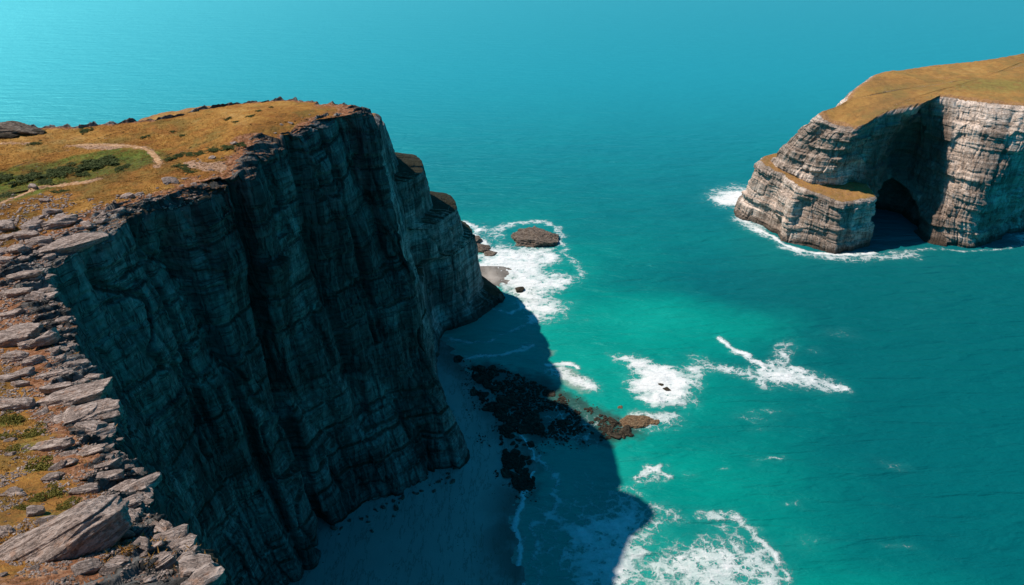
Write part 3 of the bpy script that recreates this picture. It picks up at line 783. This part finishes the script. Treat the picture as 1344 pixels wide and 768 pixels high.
df = b.t.nodes.new('ShaderNodeBsdfDiffuse'); b._in(df, 'Color', col); b._in(df, 'Normal', b.bump(hh, 1.15, .9))
gl = b.t.nodes.new('ShaderNodeBsdfGlossy'); b._in(gl, 'Normal', nrm); gl.inputs['Color'].default_value = (.27, .93, 1, 1)
b._in(gl, 'Roughness', b.math('ADD', .40, b.math('MULTIPLY', b.step(b.sep(P)[1], 150.0, 500.0), .13)))
fr = b.t.nodes.new('ShaderNodeFresnel'); fr.inputs[0].default_value = 1.33
wgt = b.math('MULTIPLY', b.math('MINIMUM', b.math('ADD', .02, b.math('MULTIPLY', fr.outputs[0], .95)), .42), b.math('SUBTRACT', 1.0, b.math('MULTIPLY', fm, .8)))
mx = b.t.nodes.new('ShaderNodeMixShader'); b._in(mx, 0, wgt)
b.t.links.new(df.outputs[0], mx.inputs[1]); b.t.links.new(gl.outputs[0], mx.inputs[2]); b.t.links.new(mx.outputs[0], b.out.inputs[0])
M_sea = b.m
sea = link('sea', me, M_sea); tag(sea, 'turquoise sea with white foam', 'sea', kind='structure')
bpy.context.view_layer.update()

# ------------------------------------------------------------------ ray tools on the built land
dg = bpy.context.evaluated_depsgraph_get()
def hit_px(u, v, obj=head):
    d = Vector(ray(u, v)).normalized(); ok, p, nrm, _ = obj.ray_cast(CAM, d)
    return (p.copy(), nrm.copy()) if ok else None
def ground(x, y, obj=head, top=200):
    ok, p, nrm, _ = obj.ray_cast(Vector((x, y, top)), Vector((0, 0, -1)))
    return (p.copy(), nrm.copy()) if ok else None

# ------------------------------------------------------------------ stones
_ico = {}
def ico(sub):
    if sub not in _ico:
        import bmesh
        bm = bmesh.new(); bmesh.ops.create_icosphere(bm, subdivisions=sub, radius=1)
        V = np.array([v.co[:] for v in bm.verts]); F = np.array([[v.index for v in f.verts] for f in bm.faces]); bm.free()
        _ico[sub] = (V, F)
    return _ico[sub]
def rock_mesh(name, seed, size, sub=4, cuts=14, rough=.05, beds=.05, flat_top=False, smooth=False, lo=.62):
    r = np.random.default_rng(seed); V, F = ico(sub)
    n = r.normal(size=(cuts, 3)); n /= np.linalg.norm(n, axis=1)[:, None]
    h = r.uniform(lo, .95, cuts)
    if flat_top:
        n[0] = (r.uniform(-.15, .15), r.uniform(-.15, .15), 1); h[0] = .55
    n = np.vstack([n, np.vstack([np.eye(3), -np.eye(3)])]); h = np.append(h, [.95]*6)
    n /= np.linalg.norm(n, axis=1)[:, None]
    dt = V @ n.T
    rad = np.min(np.where(dt > .02, h[None]/np.maximum(dt, .02), 9), axis=1)
    rad = np.minimum(rad, 1.25)
    Q = V*rad[:, None]
    sz = np.array(size, float)
    W_ = Q*sz
    o = seed*3.7
    m = sz.min()
    d = rough*fbm(W_[:, 0]/(m*.8)+o, W_[:, 1]/(m*.8), W_[:, 2]/(m*.5), 4, 200, .6)*m*2.4
    bq = W_[:, 2]*.8+W_[:, 1]*.6
    d += beds*m*1.6*layered(bq/(m*.28)+.5*noise(W_[:, 0]/m/2, W_[:, 1]/m, 0, 201)+o, 202, 0, .25)
    d += .5*beds*m*1.6*layered(bq/(m*.10)+.5*noise(W_[:, 0]/m, W_[:, 1]/m, 0, 203)+o, 204, 0, .3)
    W_ = W_ + V*d[:, None]*np.array([1, 1, .6])
    return mesh_np(name, W_, F, smooth=smooth)

_stones = [rock_mesh('loose_stone', 300+i, (1, random.uniform(.55, .85), random.uniform(.32, .55)), 3, 12, .05, .05) for i in range(10)]
for m_ in _stones: m_.materials.append(M_stone)

def place(o, p, scale, rot, sink=0.3, up=None):
    o.location = p; o.scale = scale if isinstance(scale, tuple) else (scale,)*3
    o.rotation_euler = rot

# the hand placed slabs and boulders along the near edge: u, v, length px, aspect, thickness, heading deg, tilt deg, label
SLABS = [
 (66,722,175,.40,.30,28,-14,'boulder','huge tilted pale boulder with ridged top at the bottom corner of the ledge','big'),
 (60,588,84,.36,.26,20,-8,'flat_stone','long flat pale slab lying on the turf beside two green tufts','big'),
 (95,522,100,.34,.22,24,-10,'flat_stone','wedge slab whose sharp tip juts furthest over the drop','big'),
 (104,548,96,.34,.22,18,-7,'flat_stone','ragged layered slab just below the sharp tipped wedge','big'),
 (84,322,100,.24,.15,27,-4,'flat_stone','long narrow slab with a shaded flank at the corner where the rim turns','big'),
 (78,296,46,.45,.38,20,-5,'boulder','pale angular boulder with shaded side above the long narrow slab','big'),
 (24,447,62,.5,.42,15,-8,'boulder','bulky dark sided boulder on the ledge above small round stones','big'),
 (68,492,62,.4,.28,15,-5,'flat_stone','low slab with rough back, above the sharp tipped wedge','big'),
 (70,508,56,.36,.25,12,-5,'flat_stone','thin leaf shaped slab squeezed against the sharp tipped wedge','mid'),
 (18,536,46,.55,.4,8,-6,'boulder','grey boulder resting beside mossy yellow turf','mid'),
 (116,592,58,.42,.30,18,-8,'flat_stone','pale domed slab at the edge below the ragged layered slab','big'),
 (88,610,28,.55,.45,30,-5,'boulder','small rounded boulder touching the pale domed slab','mid'),
 (136,610,46,.4,.3,14,-8,'flat_stone','bright narrow ledge slab at the brink, under the pale domed slab','mid'),
 (140,624,44,.42,.3,15,-8,'flat_stone','stubby ledge slab with a notched shaded end','mid'),
 (112,646,34,.55,.42,5,-5,'boulder','loaf shaped pale boulder alone on red soil','mid'),
 (68,629,26,.5,.45,5,0,'boulder','small blue grey boulder just below a dark green tuft','mid'),
 (18,650,34,.5,.35,22,-6,'boulder','low pale boulder on orange turf above the huge tilted boulder','mid'),
 (158,642,64,.38,.28,12,-6,'flat_stone','flat slab with split end on the brink beside red soil','big'),
 (180,640,24,.5,.4,20,-8,'flat_stone','small upright flake perched on the split slab','mid'),
 (165,660,58,.4,.30,14,-7,'flat_stone','wide stepped slab in shade on the brink','big'),
 (166,680,42,.55,.45,10,-4,'boulder','shadowed blocky boulder behind the huge tilted boulder','mid'),
 (162,702,26,.55,.45,25,-4,'boulder','small pointed boulder at the edge of the dark hollow','mid'),
 (206,694,60,.5,.4,-18,-5,'flat_stone','broad crumbling slab on the brink above the ledge corner','big'),
 (236,712,52,.5,.4,-22,-5,'flat_stone','rounded crumbling slab second from the end of the ledge','big'),
 (262,745,52,.55,.42,-25,-4,'flat_stone','cracked block at the very end of the ledge','big'),
 (214,740,38,.6,.5,25,-6,'boulder','bright squarish boulder casting a dark shadow near the ledge end','big'),
 (156,744,36,.6,.5,15,-4,'boulder','cracked pale boulder beside the dark hollow','mid'),
 (196,716,34,.45,.35,30,-4,'flat_stone','thin flakes leaning together between hollow and brink','mid'),
 (4,700,26,.6,.5,0,-2,'boulder','dark small boulder touching the top of the huge tilted boulder','mid'),
 (188,762,34,.5,.4,20,-4,'flat_stone','cracked slab at the bottom of the dark hollow','mid'),
 (36,312,34,.5,.45,10,-4,'boulder','dark rounded boulder among stones above the rim corner','mid'),
 (8,300,36,.5,.45,10,-4,'boulder','dark rounded boulder where the turf meets the stony band','mid'),
 (56,318,26,.5,.45,10,-4,'boulder','small boulder with lit crest behind the long narrow slab','mid'),
 (24,330,30,.5,.45,10,-4,'boulder','half buried boulder below a line of stones above the rim corner','mid'),
 (8,345,28,.5,.45,16,-4,'boulder','bluish low boulder at the start of the long narrow slab','mid'),
 (30,360,66,.3,.22,16,-6,'flat_stone','thin lit slab hanging over the shaded hollow','mid'),
 (14,385,70,.3,.22,16,-6,'flat_stone','thin lit slab under the hanging slab','mid'),
 (10,412,50,.35,.28,14,-6,'flat_stone','short slab with lit top above the bulky boulder','mid'),
 (38,455,30,.5,.45,14,-6,'boulder','stone wedged against the foot of the bulky boulder','mid'),
 (22,472,32,.5,.5,10,0,'boulder','round dark stone in the row under the bulky boulder','mid'),
 (44,476,32,.5,.5,10,0,'boulder','second round stone in the row under the bulky boulder','mid'),
 (32,492,32,.5,.4,20,0,'boulder','dark flat stone above a pale leaf shaped stone','mid'),
 (12,498,30,.5,.4,10,0,'boulder','dark flat stone beside red soil above the mossy turf','mid'),
 (27,506,24,.5,.4,30,0,'boulder','pale leaf shaped stone on red soil','mid'),
 (43,298,30,.45,.4,16,-4,'boulder','low pale boulder between two dark boulders at the turf edge','mid'),
 (44,246,14,.6,.5,0,0,'boulder','lone pale boulder on turf below the lower footpath','mid'),
 (58,265,14,.5,.5,0,0,'boulder','lone grey boulder on turf above the stony band','mid'),
]
for i, (u, v, Lp, asp, th, hd, tl, nm, lab, cls) in enumerate(SLABS):
    h = (hit_px(u+5, v+2) if nm == 'flat_stone' else None) or hit_px(u, v)
    if not h or h[0].z < 90: continue
    p, nrm = h; t = (p-CAM).length
    if Lp < 90 and nm == 'flat_stone': Lp *= .74
    L = Lp/FPX*t*(0.46 if Lp > 150 else .44 if nm == 'flat_stone' else .43)
    sub = 6 if Lp > 150 else 5 if cls == 'big' else 4
    size = (L, L*asp*1.05, L*th*1.4)
    me = rock_mesh(nm, 500+i, size, sub, 16 if nm == 'boulder' else 14, .045, .06, True)
    o = link(nm, me, M_stone)
    o.location = p + Vector((0, 0, size[2]*0.22))
    o.rotation_euler = (math.radians(random.uniform(-4, 8)), math.radians(tl+random.uniform(-6, 6)), math.radians(hd+random.uniform(-22, 22)*(Lp < 80)))
    tag(o, lab, 'boulder' if nm == 'boulder' else 'rock slab', None)

# scattered loose stones in the stony band (each its own object)
def scatter_zone(npts, poly, smin, smax, grp, lab, cat='stone', name='loose_stone'):
    made = 0; tries = 0
    us = [p[0] for p in poly]; vs = [p[1] for p in poly]
    while made < npts and tries < npts*30:
        tries += 1
        u = random.uniform(min(us), max(us)); v = random.uniform(min(vs), max(vs))
        if poly_sd(np.array([u]), np.array([v]), poly)[0] < 0: continue
        h = hit_px(u, v)
        if not h or h[1].z < .55 or h[0].z < 95: continue
        s = smin*(smax/smin)**(random.random()**2.2)*(0.6+0.4*(h[0]-CAM).length/100)
        o = link(name, random.choice(_stones), None)
        o.scale = (s, s*random.uniform(.8, 1.1), s*random.uniform(.8, 1.3)); o.location = h[0]+Vector((0, 0, s*.12))
        o.rotation_euler = (random.uniform(-.2, .2), random.uniform(-.3, .1), random.uniform(-.4, .9) + (math.pi if random.random() < .5 else 0))
        tag(o, lab, cat, grp); made += 1
scatter_zone(160, [(0,350),(40,340),(70,385),(100,450),(150,570),(200,650),(285,768),(0,768)], .12, 1.0, 'small loose stones on the near ledge', 'small angular stone lying loose on the soil of the near ledge')
scatter_zone(70, [(60,345),(45,400),(60,450),(85,500),(110,560),(150,610),(190,670),(270,768),(290,768),(232,690),(196,640),(150,562),(126,500),(98,432),(76,388)], .5, 1.8, 'broken blocks along the brink', 'broken rock block at the brink of the near ledge', 'rock', 'broken_rock')
scatter_zone(105, [(0,290),(100,272),(200,245),(235,232),(300,228),(240,250),(150,290),(60,345),(0,345)], .25, 1.5, 'stones in the stony band along the rim', 'dark stone in the stony band between turf and cliff rim')
scatter_zone(30, [(240,212),(330,180),(360,160),(400,150),(480,148),(400,163),(335,198),(300,235)], .2, .9, 'stones on the bare soil near the headland tip', 'small stone on the bare soil by the headland tip')

# distant rocks beyond the turf
for i, (u, v, Lp, lab) in enumerate(((10,166,95,'long low dark outcrop above the far turf edge'), (48,170,32,'small dark rock at the end of the far outcrop'), (6,175,40,'rounded dark rock in front of the far outcrop'))):
    x, y, z = on_H(u, v+3)
    L = Lp/FPX*165*.5
    me = rock_mesh('outcrop', 700+i, (L, L*.4, L*.17), 5, 16, .06, .06)
    o = link('rock_outcrop', me, M_reef if i else M_islet); o.location = (x, y-.5, z+L*.02); o.rotation_euler = (0, 0, -.1)
    tag(o, lab, 'outcrop')

# shore rocks
def sea_rock(u, v, Lp, asp, th, nm, lab, mat, seed, sub=5, rot=0, rough=.07, grp=None, cat='rock', z0=0, beds=.05):
    x, y = at(u, v, z0); t = (Vector((x, y, 0))-CAM).length; L = Lp/FPX*t*.5
    me = rock_mesh(nm, seed, (L, L*asp, L*th), sub, 34 if sub == 6 else 22, rough, beds, lo=.74 if sub == 6 else .6)
    o = link(nm, me, mat); o.location = (x, y, z0+L*th*.1); o.rotation_euler = (0, 0, math.radians(rot))
    tag(o, lab, cat, grp); return o
sea_rock(703,313,66,.85,.26,'islet','low brown rock islet ringed by surf off the stepped headland',M_islet,813,6,-16,.17,beds=.11)
sea_rock(632,327,34,.8,.3,'shore_rock','flat pale rock ledge in the surf at the foot of the stepped headland',M_islet,802,5,-15,.1,beds=.1)
sea_rock(621,318,26,.8,.45,'shore_rock','dark wet rock between the flat ledge and the cliff foot',M_islet,803,5,10,.1)
sea_rock(645,333,20,.8,.25,'shore_rock','thin rock at the tip of the flat ledge in the surf',M_islet,809,5,10,.1)
sea_rock(683,381,15,.8,.6,'shore_rock','small dark rock alone at the shadow edge in the surf',M_reef,804,4,0)
sea_rock(640,393,44,.55,.32,'shore_rock','long dark rock apron at the toe of the stepped headland',M_reef,805,5,40,.1)
sea_rock(622,412,40,.5,.25,'shore_rock','dark rock apron nearer the cove below the stepped headland',M_reef,806,5,35,.1)
sea_rock(834,553,52,.5,.13,'reef_rock','flat tan rock awash at the end of the reef',M_tan,807,6,8,.2)
sea_rock(859,555,16,.7,.3,'reef_rock','small tan knob beside the flat tan rock',M_tan,808,4,8,.1)
sea_rock(814,535,10,.7,.3,'reef_rock','tiny tan rock poking out above the flat tan rock',M_tan,810,4,8,.1)
sea_rock(875,511,13,.6,.3,'reef_rock','dark rock just showing inside the largest foam patch',M_reef,811,4,-30,.1)
sea_rock(868,505,9,.6,.3,'reef_rock','tiny rock beside the dark rock inside the largest foam patch',M_reef,812,4,-30,.1)
for i in range(46):
    u = random.uniform(425, 606); v = np.interp(u, [425,440,520,570,606], [705,690,652,630,602]) + abs(random.gauss(0, 9)) + 4
    x, y = at(u, v, 1.0); g = ground(x, y, beach, 3)
    if not g: continue
    s_ = random.uniform(.25, 1.3)*(1 if random.random() < .4 else .5)
    o = link('fallen_rock', _stones[i % 10].copy() if i < 3 else bpy.data.meshes.get('scree_mesh_%d' % (i % 3)), None)
    if i < 3: o.data.name = 'scree_mesh_%d' % i; o.data.materials.clear(); o.data.materials.append(M_islet)
    o.location = g[0]+Vector((0, 0, s_*.1)); o.scale = (s_, s_, s_*1.2); o.rotation_euler = (random.uniform(-.3,.3), 0, random.uniform(0, 6.3))
    tag(o, 'fallen rock on the shaded sand at the foot of the tall cliff', 'fallen rock', 'fallen rocks on the beach')
# weedy reef
_reef = [rock_mesh('reef_rock', 900+i, (1, random.uniform(.6, .9), random.uniform(.22, .4)), 4, 14, .12, .05) for i in range(8)]
for m_ in _reef: m_.materials.append(M_reef)
REEF = [((620,480),(660,485),(700,500),(740,520),(790,545),(830,560),(825,572),(780,580),(740,580),(700,570),(670,560),(640,540),(622,515)),
        ((655,560),(690,565),(704,600),(700,640),(680,645),(662,620),(658,590)), ((600,470),(640,480),(630,490),(610,485))]
kr = 0
for poly, cnt in zip(REEF, (130, 45, 8)):
    k = 0
    us = [p[0] for p in poly]; vs = [p[1] for p in poly]
    while k < cnt:
        u = random.uniform(min(us), max(us)); v = random.uniform(min(vs), max(vs))
        if poly_sd(np.array([float(u)]), np.array([float(v)]), poly)[0] < 0: continue
        x, y = at(u, v)
        if noise(x/6, y/6, 0, 210) < -.25: continue
        s = random.uniform(.5, 2.6)*(1.0 if random.random() < .7 else .45)
        o = link('reef_rock', random.choice(_reef), None); o.location = (x, y, .05); o.scale = (s, s, s*random.uniform(.6, 1.1))
        o.rotation_euler = (random.uniform(-.15, .15), random.uniform(-.15, .15), random.uniform(0, 6.3))
        tag(o, 'dark weed covered rock of the shaded reef between beach and bay', 'reef rock', 'weedy rocks of the reef'); k += 1
# rubble between them: one mass
def mass(name, pts, sizes, base_sub, mat, flat=.5):
    V, F = ico(base_sub); Vs, Fs = [], []; nv = 0
    for (p, s) in zip(pts, sizes):
        R = Euler((random.uniform(-.4, .4), random.uniform(-.4, .4), random.uniform(0, 6.3))).to_matrix()
        q = V*(1+rng.uniform(-.28, .28, (len(V), 1)))*np.array([s, s*random.uniform(.6, 1), s*flat])
        Vs.append(q @ np.array(R).T + np.array(p)); Fs.append(F+nv); nv += len(V)
    return mesh_np(name, np.concatenate(Vs), np.concatenate(Fs), smooth=False)
pts, sz = [], []
FR = REEF + [((600,470),(640,470),(700,500),(760,520),(840,565),(760,590),(715,590),(710,660),(675,655),(640,620),(612,540)),]
while len(pts) < 3600:
    poly = FR[0] if random.random() < .45 else FR[1] if random.random() < .4 else FR[3]
    u = random.uniform(min(p[0] for p in poly), max(p[0] for p in poly)); v = random.uniform(min(p[1] for p in poly), max(p[1] for p in poly))
    if poly_sd(np.array([float(u)]), np.array([float(v)]), poly)[0] < 0: continue
    x, y = at(u, v)
    if noise(x/5, y/5, 0, 210)+.5*noise(x/1.8, y/1.8, 0, 211) < (.05 if poly is FR[3] else -.3): continue
    g = ground(x, y, beach, 20); z = max(g[0].z if g else 0, -.02)
    s = random.uniform(.12, .55)*(1.3 if poly is not FR[3] else .7)
    pts.append((x, y, z+s*.1)); sz.append(s)
o = link('reef_rubble', mass('reef_rubble', pts, sz, 1, M_reef), M_reef); tag(o, 'weedy rubble spread between the reef rocks', 'rubble', kind='stuff')

# fine gravel of the near ledge
pts, sz = [], []
while len(pts) < 5200:
    u = random.uniform(0, 300); v = random.uniform(255, 768)
    h = hit_px(u, v)
    if not h or h[1].z < .6 or h[0].z < 98: continue
    if noise(h[0].x/1.7, h[0].y/1.7, 0, 212) < -.05: continue
    s = random.uniform(.03, .13)*(h[0]-CAM).length/55
    pts.append(h[0]+Vector((0, 0, s*.2))); sz.append(s)
o = link('gravel', mass('gravel', pts, sz, 1, M_stone, .55), M_stone); tag(o, 'fine stone chips strewn over the near ledge', 'gravel', kind='stuff')

# ------------------------------------------------------------------ plants
def leaf_mat(name, c1, c2):
    b = NB(name); return b.done(b.mix(b.noise(b.pos, 1.2, 4, .7), c1, c2), .8, None, .2)
M_shrub = leaf_mat('shrub_leaves', (0.022, 0.038, 0.012), (0.10, 0.13, 0.03))
M_dry = leaf_mat('dry_grass', (0.26, 0.125, 0.026), (0.55, 0.30, 0.075))
M_moss = leaf_mat('yellow_green_grass', (0.06, 0.07, 0.012), (0.26, 0.22, 0.04))
def blades(pts, hs, n, spread, wd):
    N_ = len(pts); P_ = np.repeat(np.array(pts), n, 0); h_ = np.repeat(np.array(hs), n)
    M_ = len(P_); a = rng.uniform(0, 6.283, M_); r = rng.uniform(0, 1, M_)*spread*h_
    base = P_+np.stack([np.cos(a)*r*.5, np.sin(a)*r*.5, -.03*h_], -1)
    tip = base+np.stack([np.cos(a)*r*1.2, np.sin(a)*r*1.2, h_*rng.uniform(.5, 1.1, M_)], -1)
    q = rng.uniform(0, 6.283, M_); sd_ = np.stack([np.cos(q), np.sin(q), 0*q], -1)*(wd*h_)[:, None]
    V = np.stack([base-sd_, base+sd_, tip], 1).reshape(-1, 3)
    return V, np.arange(len(V)).reshape(-1, 3)
# dry turf over the whole top
pts, hs, mp, mh = [], [], [], []
k = 0
while k < 60000:
    if k % 3: u = random.uniform(-5, 300); v = random.uniform(150, 768) if k % 2 else random.uniform(150, 330)
    else: u = random.uniform(0, 480); v = random.uniform(132, 300)
    k += 1
    h = hit_px(u, v)
    if not h or h[1].z < .8 or h[0].z < 101: continue
    p = h[0]
    c = noise(p.x/2.4, p.y/2.4, 0, 220)+.6*noise(p.x/.7, p.y/.7, 0, 221)
    t = (p-CAM).length
    if c < (.15 if t < 75 else -.5): continue
    s = random.uniform(.10, .24)*(1.0 if t < 75 else .75)
    mossy = any((p-Vector(m)).length < r for m, r in ())
    pts.append(p); hs.append(s)
V, F = blades(pts, hs, 5, 1.3, .16)
o = link('grass', mesh_np('grass', V, F, smooth=False), M_dry); tag(o, 'short dry ochre grass on the headland top', 'grass', kind='stuff')
# green tufts near the stones
def shrub_mesh(name, seed, n, hgt=.45, leaf=.055, ragged=.35):
    r = np.random.default_rng(seed)
    cl = r.normal(size=(26, 3))*np.array([.42, .42, .1]); cl[:, 2] = np.abs(cl[:, 2])+hgt*.3
    cr = r.uniform(.14, .34, 26)
    i = r.integers(0, 26, n); d = r.normal(size=(n, 3)); d /= np.linalg.norm(d, axis=1)[:, None]; d[:, 2] = np.abs(d[:, 2])*.9
    c = cl[i]+d*cr[i][:, None]*r.uniform(.6, 1.05, (n, 1))
    c[:, 2] *= hgt/.45
    a = r.normal(size=(n, 3)); a /= np.linalg.norm(a, axis=1)[:, None]; b_ = np.cross(a, r.normal(size=(n, 3))); b_ /= np.linalg.norm(b_, axis=1)[:, None]
    s = r.uniform(.6, 1.4, (n, 1))*leaf
    V = np.stack([c-a*s, c+b_*s*.7, c+a*s, c-b_*s*.7], 1).reshape(-1, 3)
    return mesh_np(name, V, np.arange(len(V)).reshape(-1, 4), smooth=False)
_sh = [shrub_mesh('low_shrub', 20+i, 3200) for i in range(4)]
for m_ in _sh: m_.materials.append(M_shrub)
_tf = [shrub_mesh('grass_tuft', 40+i, 1800, .35, .05) for i in range(3)]
for m_ in _tf: m_.materials.append(M_moss)
SHR = [(38,233,40,'wide dark shrub beside the hollow of green turf'),(74,228,40,'dark sprawling shrub in the middle of the green hollow'),(60,238,26,None),
 (90,222,22,None),(120,220,44,'largest dark shrub at the top of the green hollow'),(136,213,34,None),(108,228,24,None),(160,221,20,'small round shrub at the narrow end of the green hollow'),(10,233,26,None),(8,258,24,None),
 (78,252,18,'lone shrub on turf just below the lower footpath'),(45,189,14,'lone dark shrub on ochre turf beside the far pale track'),(228,173,9,'small dark shrub alone on open turf toward the headland tip'),(240,178,10,'flat shrub just below the small lone shrub on open turf'),
 (232,206,22,None),(248,203,18,None),(222,210,14,None),(262,202,20,None),(236,218,18,None),(250,226,14,None),(280,198,22,None),(300,194,22,None),(315,190,20,None),(243,222,16,None),
 (110,172,18,'olive patch of low scrub near the far turf edge'),(340,146,10,None),(300,156,12,None),(310,160,10,None),(330,153,12,None),(355,141,8,None),(190,180,12,None)]
for i, (u, v, Lp, lab) in enumerate(SHR):
    h = hit_px(u, v)
    if not h: continue
    p = h[0]; s = Lp/FPX*(p-CAM).length*.5/.75
    o = link('low_shrub', _sh[i % 4], None); o.location = p; s *= .55; o.scale = (s*1.3, s, s*.42); o.rotation_euler = (0, 0, random.uniform(0, 6.3))
    tag(o, lab or 'low dark shrub in the scrub scattered over the ochre turf', 'shrub', None if lab else 'low dark shrubs on the turf')
TUF = [(42,572,24,'yellow green grass tuft between two slabs'),(52,615,26,'dark green grass tuft by the long flat slab'),(18,554,22,'pale green tuft on the mossy turf'),(6,552,18,None),
       (18,592,14,None),(48,657,18,'dark tuft beside a dark stone on orange turf'),(72,650,22,'dark round tuft below the small blue grey boulder'),(84,668,14,None),(30,668,14,None),(4,575,16,None),(96,660,14,None)]
for i, (u, v, Lp, lab) in enumerate(TUF):
    h = hit_px(u, v)
    if not h: continue
    p = h[0]; s = Lp/FPX*(p-CAM).length*.5/.75
    o = link('grass_tuft', _tf[i % 3], None); o.location = p; o.scale = (s*1.1, s, s*.8); o.rotation_euler = (0, 0, random.uniform(0, 6.3))
    tag(o, lab or 'small grass tuft on the orange turf of the near ledge', 'grass tuft', None if lab else 'small grass tufts on the near ledge')

# ------------------------------------------------------------------ footpaths, draped on the turf
b = NB('trodden_earth'); n = b.noise(b.pos, 1.5, 6, .7)
M_path = b.done(b.ramp(n, [(.35, (.30, .16, .075)), (.55, (.52, .33, .19)), (.7, (.66, .48, .32))]), .95, b.bump(n, .06, .8), .1)
def footpath(uvs, w, label):
    P_ = []
    for u, v in uvs:
        x, y, z = on_H(u, v); P_.append((x, y))
    P_ = np.array(P_); L = np.concatenate([[0], np.cumsum(np.linalg.norm(np.diff(P_, axis=0), axis=1))])
    n_ = int(L[-1]/.35); s = np.linspace(0, L[-1], n_); x = np.interp(s, L, P_[:, 0]); y = np.interp(s, L, P_[:, 1])
    ker = np.ones(9)/9
    x = np.convolve(np.pad(x, 4, 'edge'), ker, 'valid'); y = np.convolve(np.pad(y, 4, 'edge'), ker, 'valid')
    tx, ty = np.gradient(x), np.gradient(y); ln = np.hypot(tx, ty); nx, ny = -ty/ln, tx/ln
    V = []; K = 7
    for i in range(n_):
        wl = w*(1+.45*float(noise(s[i]/1.3, 0, 0, 230)))*min(1, (s[i]+.3)/3, (L[-1]-s[i]+.3)/3); wr = w*(1+.45*float(noise(s[i]/1.1, 3, 0, 231)))*min(1, (s[i]+.3)/3, (L[-1]-s[i]+.3)/3)
        for k in range(K):
            f = k/(K-1)*2-1; d = (wl if f < 0 else wr)*f
            px_, py_ = x[i]+nx[i]*d, y[i]+ny[i]*d; g = ground(px_, py_)
            V.append((px_, py_, (g[0].z if g else 100)+.10*(1-abs(f)**2)-.02))
    o = link('footpath', mesh_np('footpath', np.array(V), grid_faces(n_, K, False)), M_path)
    tag(o, label, 'footpath', kind='structure')
footpath([(-30,285),(0,268),(25,257),(50,247),(80,243),(110,240),(132,235)], .42, 'pale trodden path below the green hollow')
footpath([(88,192),(115,190),(150,191),(180,193),(196,197),(203,205),(210,214),(206,220)], .5, 'pale trodden path curving round the green hollow')
footpath([(-20,190),(15,188),(34,188)], .35, 'faint pale track near the far turf edge')
